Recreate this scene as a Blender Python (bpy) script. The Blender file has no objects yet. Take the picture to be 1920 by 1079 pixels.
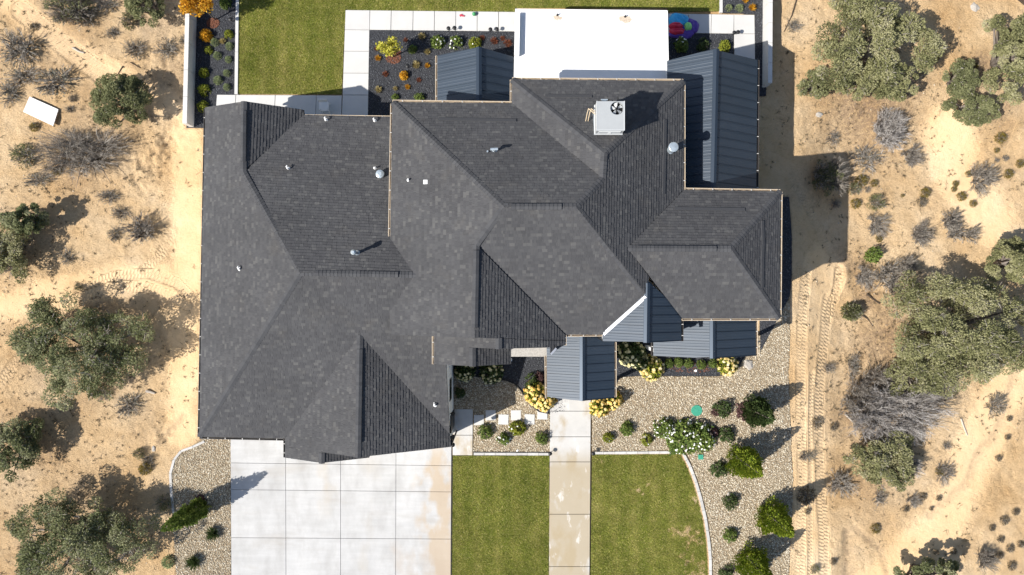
import bpy, bmesh, math, random
import numpy as np
from mathutils import Vector, Matrix, noise as mnoise
from mathutils.geometry import tessellate_polygon

SC = bpy.context.scene
COL = SC.collection
# ------------------------------------------------------------------ camera, sky, sun, exposure
H = 38.4            # drone height above the yard, metres
S = 0.03            # metres on the yard per photograph pixel
cam_d = bpy.data.cameras.new('camera'); cam_d.lens = 24; cam_d.sensor_width = 36
cam_d.clip_start = 0.5; cam_d.clip_end = 1000
cam = bpy.data.objects.new('camera', cam_d); COL.objects.link(cam)
cam.location = (0, 0, H); cam.rotation_euler = (0, 0, 0)
SC.camera = cam
SUN_EL = math.radians(43.5)
SH = Vector((0.9026, 0.4305)).normalized()                  # the way shadows fall
w = bpy.data.worlds.new('World'); SC.world = w; w.use_nodes = True
nt = w.node_tree; nt.nodes.clear()
sky = nt.nodes.new('ShaderNodeTexSky'); sky.sky_type = 'NISHITA'; sky.sun_disc = False
sky.sun_elevation = SUN_EL; sky.sun_rotation = math.atan2(-SH.x, -SH.y)
bg = nt.nodes.new('ShaderNodeBackground'); bg.inputs['Strength'].default_value = 0.092
wo = nt.nodes.new('ShaderNodeOutputWorld')
nt.links.new(sky.outputs[0], bg.inputs[0]); nt.links.new(bg.outputs[0], wo.inputs[0])
sl = bpy.data.lights.new('sun', 'SUN'); sl.energy = 5.0; sl.angle = math.radians(0.5); sl.color = (1.0, 0.955, 0.885)
so = bpy.data.objects.new('sun', sl); COL.objects.link(so)
so.rotation_euler = Vector((SH.x*math.cos(SUN_EL), SH.y*math.cos(SUN_EL), -math.sin(SUN_EL))).to_track_quat('-Z', 'Y').to_euler()
so.location = (-30, -15, 40)
vs = SC.view_settings; vs.view_transform = 'Standard'; vs.look = 'None'; vs.gamma = 1; vs.exposure = 0.68
vs.use_curve_mapping = False
SC.cycles.max_bounces = 6

# ------------------------------------------------------------------ helpers
def k_of(z): return (H - z) / H
def P(u, v, z):                       # photograph pixel and height -> place
    k = k_of(z); return Vector(((u-960)*S*k, (539.5-v)*S*k, z))
def ss(x, a, b):
    t = np.clip((np.asarray(x, float)-a)/(b-a), 0, 1); return t*t*(3-2*t)
def gz(x, y):                         # the lie of the land: the sand drops about a metre east of the house
    u = 960 + np.asarray(x)/S; v = 539.5 - np.asarray(y)/S
    return -1.0*ss(u, 1486, 1600)*ss(v, 160, 300)*(1-0.45*ss(v, 650, 1000))
def Pg(u, v, dz=0.0):
    z = 0.0
    for _ in range(4):
        p = P(u, v, z+dz); z = float(gz(p.x, p.y))
    p = P(u, v, z+dz); return Vector((p.x, p.y, z))

def set_props(o, label=None, cat=None, group=None, kind=None):
    if label: o['label'] = label
    if cat: o['category'] = cat
    if group: o['group'] = group
    if kind: o['kind'] = kind
    return o
def empty(name, loc=(0, 0, 0), label=None, cat=None, group=None, kind=None, parent=None):
    o = bpy.data.objects.new(name, None); COL.objects.link(o); o.location = loc
    o.empty_display_size = 0.2
    if parent: o.parent = parent
    return set_props(o, label, cat, group, kind)
def link(name, me, mat=None, parent=None, loc=None, **kw):
    o = bpy.data.objects.new(name, me); COL.objects.link(o)
    if mat is not None and len(me.materials) == 0: me.materials.append(mat)
    if parent: o.parent = parent
    if loc is not None: o.location = loc
    return set_props(o, **kw)

def np_mesh(name, V, polys, tint=None, mat=None, smooth=False):
    """V (n,3); polys: list of int arrays (m,k); tint: per-face floats in the same order"""
    me = bpy.data.meshes.new(name)
    V = np.ascontiguousarray(V, dtype=np.float32)
    polys = [np.asarray(p, dtype=np.int32) for p in polys if len(p)]
    nf = sum(len(p) for p in polys); nl = sum(p.size for p in polys)
    me.vertices.add(len(V)); me.vertices.foreach_set('co', V.ravel())
    me.loops.add(nl); me.polygons.add(nf)
    me.loops.foreach_set('vertex_index', np.concatenate([p.ravel() for p in polys]))
    tot = np.concatenate([np.full(len(p), p.shape[1], np.int32) for p in polys])
    st = np.concatenate([[0], np.cumsum(tot)[:-1]]).astype(np.int32)
    me.polygons.foreach_set('loop_start', st); me.polygons.foreach_set('loop_total', tot)
    if smooth: me.polygons.foreach_set('use_smooth', np.ones(nf, bool))
    if tint is not None:
        a = me.attributes.new('tint', 'FLOAT', 'FACE'); a.data.foreach_set('value', np.asarray(tint, np.float32))
    me.update(calc_edges=True); me.validate()
    if mat is not None: me.materials.append(mat)
    return me

class MB:
    """collects simple solids into one mesh"""
    def __init__(s): s.V = []; s.F = []; s.T = []
    def add(s, vs, fs, t=0.5):
        b = len(s.V); s.V += [tuple(v) for v in vs]
        for f in fs: s.F.append([i+b for i in f]); s.T.append(t)
    def box(s, x0, y0, z0, x1, y1, z1, t=0.5):
        s.add([(x0,y0,z0),(x1,y0,z0),(x1,y1,z0),(x0,y1,z0),(x0,y0,z1),(x1,y0,z1),(x1,y1,z1),(x0,y1,z1)],
              [(3,2,1,0),(4,5,6,7),(0,1,5,4),(1,2,6,5),(2,3,7,6),(3,0,4,7)], t)
    def bar(s, p, q, wid, hei, up=(0, 0, 1), t=0.5):
        p = Vector(p); q = Vector(q); d = (q-p).normalized(); u = Vector(up)
        r = d.cross(u)
        if r.length < 1e-4: r = d.cross(Vector((1, 0, 0)))
        r.normalize(); u = r.cross(d).normalized(); r = r*(wid/2); u = u*(hei/2)
        vs = [p-r-u, p+r-u, p+r+u, p-r+u, q-r-u, q+r-u, q+r+u, q-r+u]
        s.add(vs, [(0,1,2,3),(7,6,5,4),(0,4,5,1),(1,5,6,2),(2,6,7,3),(3,7,4,0)], t)
    def prism(s, pts, z0, z1, t=0.5):          # pts: CCW or CW xy list, top faces up
        n = len(pts); pts = [Vector((p[0], p[1])) for p in pts]
        area = sum(pts[i].x*pts[(i+1)%n].y-pts[(i+1)%n].x*pts[i].y for i in range(n))
        if area < 0: pts = pts[::-1]
        tri = tessellate_polygon([[Vector((p.x, p.y, 0)) for p in pts]])
        vs = [(p.x, p.y, z1) for p in pts] + [(p.x, p.y, z0) for p in pts]
        fs = []
        for a, b, c in tri:
            A, B, C_ = pts[a], pts[b], pts[c]
            if (B-A).cross(C_-A) < 0: b, c = c, b
            fs.append((a, b, c))
        for i in range(n):
            j = (i+1) % n; fs.append((i, i+n, j+n, j))
        s.add(vs, fs, t)
    def poly_slab(s, top, th, t=0.5):           # a sloping polygon given thickness straight down
        n = len(top); top = [Vector(p) for p in top]
        nrm = Vector((0, 0, 0))
        for i in range(n): nrm += (top[i]-top[0]).cross(top[(i+1)%n]-top[0])
        if nrm.z < 0: top = top[::-1]
        vs = top + [p-Vector((0, 0, th)) for p in top]
        fs = [tuple(range(n)), tuple(range(2*n-1, n-1, -1))] + [(i, i+n, (i+1)%n+n, (i+1)%n) for i in range(n)]
        s.add(vs, fs, t)
    def lathe(s, c, prof, n=14, t=0.5, axis=None):   # prof: (r, z) from bottom to top
        c = Vector(c); vs = []
        M = Matrix.Identity(3) if axis is None else Vector((0, 0, 1)).rotation_difference(Vector(axis)).to_matrix()
        for r, z in prof:
            for i in range(n):
                a = 2*math.pi*i/n; vs.append(c + M @ Vector((r*math.cos(a), r*math.sin(a), z)))
        fs = []
        for j in range(len(prof)-1):
            for i in range(n):
                fs.append((j*n+i, j*n+(i+1)%n, (j+1)*n+(i+1)%n, (j+1)*n+i))
        fs.append(tuple(range(n))[::-1]); fs.append(tuple((len(prof)-1)*n+i for i in range(n)))
        s.add(vs, fs, t)
    def tube(s, pts, r, n=6, t=0.5):
        pts = [Vector(p) for p in pts]; rs = r if isinstance(r, (list, tuple)) else [r]*len(pts); vs = []
        for i, p in enumerate(pts):
            d = (pts[min(i+1, len(pts)-1)]-pts[max(i-1, 0)]).normalized()
            a = d.orthogonal().normalized(); b = d.cross(a)
            for k in range(n):
                th = 2*math.pi*k/n; vs.append(p + (a*math.cos(th)+b*math.sin(th))*rs[i])
        fs = [(i*n+k, i*n+(k+1)%n, (i+1)*n+(k+1)%n, (i+1)*n+k) for i in range(len(pts)-1) for k in range(n)]
        fs += [tuple(range(n))[::-1], tuple((len(pts)-1)*n+k for k in range(n))]
        s.add(vs, fs, t)
    def mesh(s, name, mat=None, smooth=False):
        me = bpy.data.meshes.new(name); me.from_pydata(s.V, [], s.F)
        a = me.attributes.new('tint', 'FLOAT', 'FACE'); a.data.foreach_set('value', np.array(s.T, np.float32))
        if smooth: me.polygons.foreach_set('use_smooth', np.ones(len(s.F), bool))
        me.update(); me.validate()
        if mat is not None: me.materials.append(mat)
        return me
    def obj(s, name, mat, parent=None, smooth=False, **kw):
        return link(name, s.mesh(name, mat, smooth), None, parent, **kw)

# ------------------------------------------------------------------ materials
def lin(r, g, b):
    f = lambda c: (c/255/12.92 if c/255 <= 0.04045 else ((c/255+0.055)/1.055)**2.4)
    return (f(r), f(g), f(b), 1)
def mk(name, stops, rough=0.85, noise=None, bump=None, metal=0.0, spec=0.3, extra=None, leafy=False):
    """stops: colour(s) along the face attribute 'tint'; noise: list of (scale, amount, stretch) brightness variation;
    bump: list of (scale, distance)"""
    m = bpy.data.materials.new(name); m.use_nodes = True
    n = m.node_tree.nodes; l = m.node_tree.links
    b = n['Principled BSDF']; b.inputs['Roughness'].default_value = rough; b.inputs['Metallic'].default_value = metal
    b.inputs['Specular IOR Level'].default_value = spec
    if len(stops) == 1:
        rgb = n.new('ShaderNodeRGB'); rgb.outputs[0].default_value = (*stops[0][:3], 1); col = rgb.outputs[0]
    else:
        at = n.new('ShaderNodeAttribute'); at.attribute_name = 'tint'
        cr = n.new('ShaderNodeValToRGB'); l.new(at.outputs['Fac'], cr.inputs[0])
        e = cr.color_ramp.elements
        for i, c in enumerate(stops):
            pos = i/(len(stops)-1)
            if i == 0: el = e[0]; el.position = 0
            elif i == len(stops)-1: el = e[-1]; el.position = 1
            else: el = e.new(pos)
            el.color = (*c[:3], 1)
        col = cr.outputs[0]
    geo = n.new('ShaderNodeNewGeometry')
    for sc, amt, st in (noise or []):
        mp = n.new('ShaderNodeMapping'); mp.inputs['Scale'].default_value = st; l.new(geo.outputs['Position'], mp.inputs[0])
        nz = n.new('ShaderNodeTexNoise'); nz.inputs['Scale'].default_value = sc; nz.inputs['Detail'].default_value = 5
        nz.inputs['Roughness'].default_value = 0.62
        l.new(mp.outputs[0], nz.inputs['Vector'])
        mr = n.new('ShaderNodeMapRange'); mr.inputs['From Min'].default_value = 0.25; mr.inputs['From Max'].default_value = 0.75
        mr.inputs['To Min'].default_value = 1-amt; mr.inputs['To Max'].default_value = 1+amt
        l.new(nz.outputs['Fac'], mr.inputs[0])
        mx = n.new('ShaderNodeMix'); mx.data_type = 'RGBA'; mx.blend_type = 'MULTIPLY'; mx.inputs[0].default_value = 1
        l.new(col, mx.inputs[6]); l.new(mr.outputs[0], mx.inputs[7]); col = mx.outputs[2]
    if extra: col = extra(n, l, geo, col)
    l.new(col, b.inputs['Base Color'])
    nrm = None
    for sc, dist in (bump or []):
        nz = n.new('ShaderNodeTexNoise'); nz.inputs['Scale'].default_value = sc; nz.inputs['Detail'].default_value = 6
        l.new(geo.outputs['Position'], nz.inputs['Vector'])
        bp = n.new('ShaderNodeBump'); bp.inputs['Distance'].default_value = dist; bp.inputs['Strength'].default_value = 1
        l.new(nz.outputs['Fac'], bp.inputs['Height'])
        if nrm: l.new(nrm, bp.inputs['Normal'])
        nrm = bp.outputs[0]
    if nrm: l.new(nrm, b.inputs['Normal'])
    if leafy:                                            # thin leaves let some light through
        tr = n.new('ShaderNodeBsdfTranslucent'); l.new(col, tr.inputs[0]); ms = n.new('ShaderNodeMixShader'); ms.inputs[0].default_value = .35
        l.new(b.outputs[0], ms.inputs[1]); l.new(tr.outputs[0], ms.inputs[2]); l.new(ms.outputs[0], n['Material Output'].inputs[0])
    return m
def stain(color, scale, lo, hi, stretch=(1, 1, 1), strength=0.8, seed=0.0):
    def f(n, l, geo, col):
        mp = n.new('ShaderNodeMapping'); mp.inputs['Scale'].default_value = stretch; mp.inputs['Location'].default_value = (seed, seed*1.7, 0)
        l.new(geo.outputs['Position'], mp.inputs[0])
        nz = n.new('ShaderNodeTexNoise'); nz.inputs['Scale'].default_value = scale; nz.inputs['Detail'].default_value = 7
        nz.inputs['Roughness'].default_value = 0.6
        l.new(mp.outputs[0], nz.inputs['Vector'])
        mr = n.new('ShaderNodeMapRange'); mr.inputs['From Min'].default_value = lo; mr.inputs['From Max'].default_value = hi
        mr.inputs['To Max'].default_value = strength; l.new(nz.outputs['Fac'], mr.inputs[0])
        mx = n.new('ShaderNodeMix'); mx.data_type = 'RGBA'
        l.new(mr.outputs[0], mx.inputs[0]); l.new(col, mx.inputs[6]); mx.inputs[7].default_value = (*color[:3], 1)
        return mx.outputs[2]
    return f
def chain(*fs):
    def f(n, l, geo, col):
        for g in fs: col = g(n, l, geo, col)
        return col
    return f
N1 = (1, 1, 1)
M = {}
M['shingle'] = mk('shingle', [(.050,.050,.052), (.058,.058,.061), (.064,.064,.067), (.071,.071,.073), (.092,.091,.090)], .92, [(60, .14, N1), (.45, .10, N1), (.12, .10, N1)], [(250, .004)], spec=.15, extra=stain((.105,.095,.082), .9, .56, .80, (1,1,1), .30, 4.0))
M['shingle_cap'] = mk('shingle_cap', [(.052,.053,.057), (.068,.069,.073)], .92, [(60, .18, N1)], [(250, .004)], spec=.15)
M['deck'] = mk('roof_edge', [(.03, .031, .035)], .9)
M['metal'] = mk('standing_seam', [(.024,.037,.055), (.030,.044,.064)], .50, [(.7, .12, N1)], metal=.15, spec=.45)
M['metal_trim'] = mk('metal_trim', [(.030, .043, .062)], .4, metal=.35)
M['flash'] = mk('bright_flashing', [(.75, .75, .76)], .25, metal=.6)
M['gutter'] = mk('gutter_tan', [(0.4760, 0.3910, 0.2890)], .5, [(8, .2, N1)])
M['gutter_dark'] = mk('gutter_dark', [(.05, .045, .042)], .5)
M['strap'] = mk('gutter_strap', [(0.5040, 0.4900, 0.4620)], .5)
M['stucco'] = mk('stucco', [(0.7250, 0.7250, 0.7105)], .9, [(3, .06, N1)], [(90, .004)])
M['window'] = mk('window_glass', [(.012, .014, .017)], .08, spec=.6)
M['black'] = mk('black_metal', [(.014, .014, .015)], .5)
M['membrane'] = mk('white_membrane', [(0.7372, 0.7323, 0.7227)], .6, [(1.1, .03, N1)], extra=stain((.55,.50,.40), 2.2, .66, .80, strength=.25))
M['rust'] = mk('rust_stain', [(.42, .33, .24), (.60, .54, .46)], .9, [(14, .3, N1)])
M['concrete'] = mk('concrete', [(0.4770, 0.4680, 0.4500), (0.5130, 0.5040, 0.4860)], .85, [(1.4, .05, N1), (40, .05, N1)], [(120, .003)])
def at_x(color, u, wu, v0, v1, lo, hi, strength, seed, scale=.9):
    # a stain with its own shape near photograph column u between rows v0 and v1
    def f(n, l, geo, col):
        sp = n.new('ShaderNodeSeparateXYZ'); l.new(geo.outputs['Position'], sp.inputs[0])
        def mth(op, a, b=None):
            x = n.new('ShaderNodeMath'); x.operation = op; x.use_clamp = False
            for i, q in enumerate((a, b)):
                if q is None: continue
                if isinstance(q, (int, float)): x.inputs[i].default_value = q
                else: l.new(q, x.inputs[i])
            return x.outputs[0]
        dx = mth('ABSOLUTE', mth('SUBTRACT', sp.outputs[0], (u-960)*S))
        fx = n.new('ShaderNodeMapRange'); fx.inputs['From Min'].default_value = wu*S; fx.inputs['From Max'].default_value = 0; l.new(dx, fx.inputs[0])
        fy = n.new('ShaderNodeMapRange'); fy.inputs['From Min'].default_value = (539.5-v1)*S; fy.inputs['From Max'].default_value = (539.5-v1)*S+1.2; l.new(sp.outputs[1], fy.inputs[0])
        fz = n.new('ShaderNodeMapRange'); fz.inputs['From Min'].default_value = (539.5-v0)*S; fz.inputs['From Max'].default_value = (539.5-v0)*S-1.2; l.new(sp.outputs[1], fz.inputs[0])
        mp = n.new('ShaderNodeMapping'); mp.inputs['Scale'].default_value = (1, .6, 1); mp.inputs['Location'].default_value = (seed, seed, 0); l.new(geo.outputs['Position'], mp.inputs[0])
        nz = n.new('ShaderNodeTexNoise'); nz.inputs['Scale'].default_value = scale; nz.inputs['Detail'].default_value = 7; l.new(mp.outputs[0], nz.inputs['Vector'])
        k = mth('ADD', nz.outputs['Fac'], mth('MULTIPLY', fx.outputs[0], .28))
        mr = n.new('ShaderNodeMapRange'); mr.inputs['From Min'].default_value = lo; mr.inputs['From Max'].default_value = hi; mr.inputs['To Max'].default_value = strength; l.new(k, mr.inputs[0])
        m2 = mth('MULTIPLY', mth('MULTIPLY', mr.outputs[0], fy.outputs[0]), fz.outputs[0])
        m3 = mth('MULTIPLY', m2, mth('MINIMUM', mth('MULTIPLY', fx.outputs[0], 3.0), 1.0))
        mx = n.new('ShaderNodeMix'); mx.data_type = 'RGBA'; l.new(m3, mx.inputs[0]); l.new(col, mx.inputs[6]); mx.inputs[7].default_value = (*color, 1)
        return mx.outputs[2]
    return f
M['drive'] = mk('drive_concrete', [(0.4103, 0.4065, 0.3989), (0.4445, 0.4407, 0.4331)], .82, [(.9, .09, (1, .35, 1)), (35, .05, N1), (1.5, .08, (.25, 2.2, 1))], [(110, .003)],
    extra=chain(stain((.28, .27, .255), 1.3, .46, .78, (1, .5, 1), .60, 9.0), stain((.30, .265, .22), .5, .55, .75, (.5, 1.6, 1), .45, 21.0), at_x((.40,.31,.21), 828, 62, 820, 1200, .60, .74, .75, 3.0), at_x((.40,.35,.28), 612, 26, 830, 980, .62, .85, .6, 7.0), at_x((.38,.34,.28), 690, 30, 830, 1100, .64, .9, .5, 11.0), at_x((.37,.30,.23), 800, 90, 1000, 1200, .62, .85, .6, 17.0)))
M['walk'] = mk('walk_concrete', [(0.4446, 0.4318, 0.4061), (0.4788, 0.4660, 0.4446)], .82, [(1.2, .08, N1), (35, .05, N1)], [(110, .003)],
    extra=chain(stain((.35, .28, .18), .9, .50, .62, (.8, .42, 1), .75, 5.3), at_x((.33,.265,.165), 1068, 75, 838, 1300, .50, .64, .78, 23.0, .75), stain((.62, .60, .57), 1.6, .60, .66, (1, .5, 1), .6, 12.0)))
M['curb'] = mk('curb_concrete', [(.40, .39, .37), (.50, .485, .46)], .9, [(5, .14, N1), (40, .1, N1)], [(90, .004)])
M['wall_conc'] = mk('wall_concrete', [(.52, .51, .49)], .9, [(2, .08, N1), (30, .06, N1)], [(80, .004)])
M['stone'] = mk('stone_cap', [(.36, .34, .31)], .9, [(12, .25, N1)], [(40, .01)])
M['lawn'] = mk('lawn_soil', [(0.1687, 0.1745, 0.0450)], .95, [(1.5, .25, N1), (12, .3, N1)])
M['edge'] = mk('bed_edging', [(.02, .02, .02)], .8)
M['pebble'] = mk('pebble', [(.18,.145,.10), (.34,.28,.195), (.45,.38,.275), (.52,.455,.34), (.64,.59,.49)], .8, [(30, .10, N1), (.6, .08, N1)])
M['pebble_bed'] = mk('pebble_bed', [(.24, .185, .12)], .95, [(25, .35, N1)])
M['lava'] = mk('lava_gravel', [(0.0216,0.0230,0.0270), (0.0486,0.0513,0.0580), (0.0783,0.0824,0.0918), (0.1350,0.1418,0.1553)], .85, [(40, .15, N1)])
M['lava_bed'] = mk('lava_bed', [(0.0338, 0.0351, 0.0403)], .95, [(30, .35, N1)])
M['mulch'] = mk('mulch', [(.10, .04, .025), (.20, .085, .05)], .95)
M['white_plastic'] = mk('white_plastic', [(.72, .72, .71)], .45)
M['grey_paint'] = mk('grey_paint', [(0.3348, 0.3474, 0.3515)], .5, [(2, .05, N1)])
M['grey_paint2'] = mk('grey_paint_trim', [(0.4875, 0.5021, 0.5070)], .5)
M['galv'] = mk('galvanised', [(.42, .48, .52)], .35, [(10, .2, N1)], metal=.5)
M['copper'] = mk('pipe_insulation', [(.55, .44, .30)], .6)
M['green_lid'] = mk('green_lid', [(.045, .27, .18)], .6, [(10, .1, N1)])
M['board'] = mk('white_board', [(.76, .755, .74)], .7, [(3, .06, N1)], extra=stain((.45,.36,.26), 5, .62, .72, (1,1,1), .5, 2.0))
M['rock'] = mk('rock', [(.36,.33,.29), (.5,.46,.4)], .95, [(8, .25, N1)], [(30, .02)])
M['wood'] = mk('weathered_wood', [(.28,.22,.16), (.46,.41,.35)], .9, [(6, .2, N1)])
M['wood_dark'] = mk('dark_wood', [(.07, .05, .035)], .9, [(6, .3, N1)])
M['bark'] = mk('bark', [(.10,.08,.065), (.22,.19,.165)], .95, [(9, .3, N1)])
M['twig_grey'] = mk('grey_twig', [(.065,.052,.040), (.225,.198,.168), (.48,.44,.385)], .95)
M['twig_silver'] = mk('silver_twig', [(.14,.12,.105), (.38,.35,.325), (.62,.59,.56)], .95)
M['gold'] = mk('gold_blossom', [(.42,.22,.04), (.62,.40,.09), (.74,.54,.18), (.80,.68,.36)], .85)
M['yellow'] = mk('yellow_leaf', [(.20,.20,.02), (.42,.40,.04), (.58,.54,.08), (.68,.62,.16)], .75, leafy=True)
M['juniper'] = mk('juniper_leaf', [(0.0750,0.0900,0.0375), (0.1688,0.1875,0.0850), (0.2687,0.2775,0.1475), (0.3875,0.3750,0.2375)], .8, spec=.15, leafy=True)
M['juniper_grey'] = mk('pinyon_leaf', [(.085,.090,.042), (.21,.213,.098), (.325,.315,.160), (.43,.405,.255)], .8, spec=.15, leafy=True)
M['dense'] = mk('dense_leaf', [(0.1040,0.1134,0.0529), (0.1985,0.2079,0.0983), (0.3024,0.3024,0.1550)], .8, spec=.15, leafy=True)
M['sage'] = mk('sage_leaf', [(0.0990,0.0972,0.0765), (0.1665,0.1620,0.1305), (0.2340,0.2250,0.1845)], .9, leafy=True)
M['tuft'] = mk('rabbitbrush_leaf', [(0.1150,0.0920,0.0207), (0.2300,0.1782,0.0345), (0.3105,0.2415,0.0575)], .85, leafy=True)
M['tuft_dark'] = mk('dry_tuft', [(.085,.070,.045), (.155,.125,.075), (.21,.175,.11)], .9, leafy=True)
M['arbor'] = mk('arborvitae_leaf', [(0.0571,0.1061,0.0098), (0.1550,0.2203,0.0196), (0.2856,0.3346,0.0359), (0.4080,0.4243,0.0734)], .75, spec=.25, leafy=True)
M['green'] = mk('shrub_leaf', [(0.0500,0.0850,0.0175), (0.1063,0.1625,0.0325), (0.1875,0.2438,0.0525), (0.2750,0.3187,0.0938)], .7, spec=.3, leafy=True)
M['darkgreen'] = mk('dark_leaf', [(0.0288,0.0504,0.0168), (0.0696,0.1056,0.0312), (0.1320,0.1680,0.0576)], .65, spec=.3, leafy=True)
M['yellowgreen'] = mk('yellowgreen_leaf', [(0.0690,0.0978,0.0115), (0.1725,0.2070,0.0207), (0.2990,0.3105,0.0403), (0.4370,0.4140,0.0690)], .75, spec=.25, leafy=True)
M['orange'] = mk('autumn_leaf', [(.30,.12,.010), (.56,.27,.018), (.70,.40,.030), (.75,.52,.09)], .75, spec=.25, leafy=True)
M['red'] = mk('red_leaf', [(0.1300,0.0390,0.0234), (0.2600,0.0845,0.0455), (0.3640,0.1560,0.0780)], .85, leafy=True)
M['straw'] = mk('straw_blade', [(0.2431,0.1859,0.0715), (0.4719,0.3861,0.1716), (0.6864,0.5863,0.3003)], .85, leafy=True)
M['greyblue'] = mk('lavender_leaf', [(0.1701,0.2138,0.1094), (0.3159,0.3645,0.1823), (0.4860,0.5225,0.2795)], .85, leafy=True)
M['purple'] = mk('purple_leaf', [(.035,.018,.018), (.085,.042,.04), (.14,.075,.07)], .8)
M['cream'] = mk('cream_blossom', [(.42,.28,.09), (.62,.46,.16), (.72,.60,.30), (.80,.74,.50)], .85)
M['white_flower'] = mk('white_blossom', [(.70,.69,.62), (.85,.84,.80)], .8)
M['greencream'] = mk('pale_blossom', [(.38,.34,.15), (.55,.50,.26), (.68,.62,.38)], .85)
M['grass'] = mk('grass_blade', [(0.0903,0.1281,0.0175), (0.1893,0.2184,0.0320), (0.3130,0.2985,0.0728), (0.5242,0.4368,0.1893)], .8, [(.45, .2, N1), (2.2, .16, N1)], spec=.15, leafy=True)
M['litter'] = mk('litter', [(.10,.075,.05), (.22,.165,.11), (.42,.33,.23), (.58,.50,.38)], .95)
# ------------------------------------------------------------------ ground of sand, dropping to the east
def vnoise(x, y, seed):
    xi = np.floor(x).astype(np.int64); yi = np.floor(y).astype(np.int64); fx = x-xi; fy = y-yi
    fx = fx*fx*(3-2*fx); fy = fy*fy*(3-2*fy)
    def h(a, b):
        n = (a*374761393 + b*668265263 + seed*1274126177) & 0x7fffffff
        n = ((n ^ (n >> 13))*1274126177) & 0x7fffffff
        return ((n ^ (n >> 16)) & 0xffff)/65535.0
    return (h(xi,yi)*(1-fx)+h(xi+1,yi)*fx)*(1-fy) + (h(xi,yi+1)*(1-fx)+h(xi+1,yi+1)*fx)*fy
def fbm(x, y, seed, oct=4):
    t = 0; a = .5; f = 1.0
    for i in range(oct): t = t + a*(vnoise(x*f, y*f, seed+i*17)-.5); a *= .5; f *= 2.03
    return t
def in_poly(x, y, poly):
    c = np.zeros(np.shape(x), bool); n = len(poly)
    for i in range(n):
        x0, y0 = poly[i]; x1, y1 = poly[(i+1) % n]
        if y0 == y1: continue
        c ^= ((y0 > y) != (y1 > y)) & (x < (x1-x0)*(y-y0)/(y1-y0)+x0)
    return c
def W(pts): return [(p.x, p.y) for p in (P(u, v, 0) for u, v in pts)]   # yard polygon from photograph pixels

EB = [(1480,560),(1481,640),(1478,700),(1481,770),(1483,840),(1487,900),(1484,980),(1480,1050),(1476,1150)]
LAWN_CURVE = [(1277,851),(1290,876),(1301,905),(1311,940),(1319,975),(1325,1015),(1328,1050),(1329,1150)]
BEDS = {
 'pebble_front': [(1110,742),(1140,735),(1156,722),(1163,708),(1192,706),(1215,705),(1260,706),(1345,706),(1368,703),(1384,692),(1392,676),(1400,660)] + EB[:-1] + [(1476,1150),(1338,1150),(1336,1050),(1333,1012),(1327,970),(1318,934),(1308,900),(1297,870),(1284,846),(1110,846)],
 'pebble_side': [(433,800),(433,1150),(335,1150),(326,1000),(321,930),(319,890),(325,862),(338,846),(360,838),(376,826),(383,800)],
 'pebble_court': [(849,700),(925,711),(950,714),(966,721),(976,733),(986,747),(998,762),(1010,772),(1031,776),(1031,848),(888,848),(888,767),(850,767)],
 'lava_west': [(354,-60),(443,-60),(443,178),(407,178),(404,240),(350,240)],
 'lava_centre': [(693,57),(966,60),(966,200),(738,215),(690,221)],
 'lava_east': [(1250,63),(1375,64),(1375,120),(1250,120)],
 'lava_north_east': [(1355,-60),(1432,-60),(1436,180),(1416,180),(1415,27),(1355,25)],
 'lava_court': [(849,640),(1060,640),(1060,770),(1031,775),(1010,771),(999,761),(987,746),(977,732),(967,720),(951,713),(925,710),(849,699)],
 'lava_entry': [(1108,640),(1425,640),(1402,660),(1391,676),(1383,691),(1367,702),(1345,705),(1260,705),(1215,704),(1192,705),(1162,707),(1155,721),(1139,734),(1108,741)],
 'lava_flank': [(1425,370),(1479,370),(1484,440),(1484,520),(1480,556),(1425,660)],
}
FLAT = [W(p) for p in BEDS.values()] + [W([(443,-60),(1355,-60),(1355,30),(1416,30),(1416,120),(1300,350),(1440,380),(1440,640),(1110,860),(1330,1150),(432,1150),(432,822),(384,822),(384,205),(404,190),(407,178),(443,178)])]
def axis(a, b, st, far):
    core = np.arange(a, b+1e-6, st); out = [b]; d = st
    while out[-1] < far: d *= 1.35; out.append(out[-1]+d)
    o = np.array(out[1:]); return np.concatenate([-o[::-1]+(a+b), core, o])
gx = axis(-30, 30, .085, 260); gy = axis(-17.5, 17.5, .085, 260)
GX, GY = np.meshgrid(gx, gy)
mask = np.zeros(GX.shape, bool)
for p in FLAT: mask |= in_poly(GX, GY, p)
wide = mask.copy()
for s_ in range(4):
    w2 = wide.copy(); w2[1:] |= wide[:-1]; w2[:-1] |= wide[1:]; w2[:, 1:] |= wide[:, :-1]; w2[:, :-1] |= wide[:, 1:]; wide = w2
U = 960+GX/S; V_ = 539.5-GY/S
Z = gz(GX, GY)
rough = 0.16*fbm(GX*.35, GY*.35, 3) + 0.13*fbm(GX*1.6, GY*1.6, 11) + .05*fbm(GX*5, GY*5, 29, 3)
far = np.hypot(GX, GY); rough = rough + np.where(far > 60, .004*(far-60), 0)*(1+2*fbm(GX*.02, GY*.02, 77))
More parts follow.
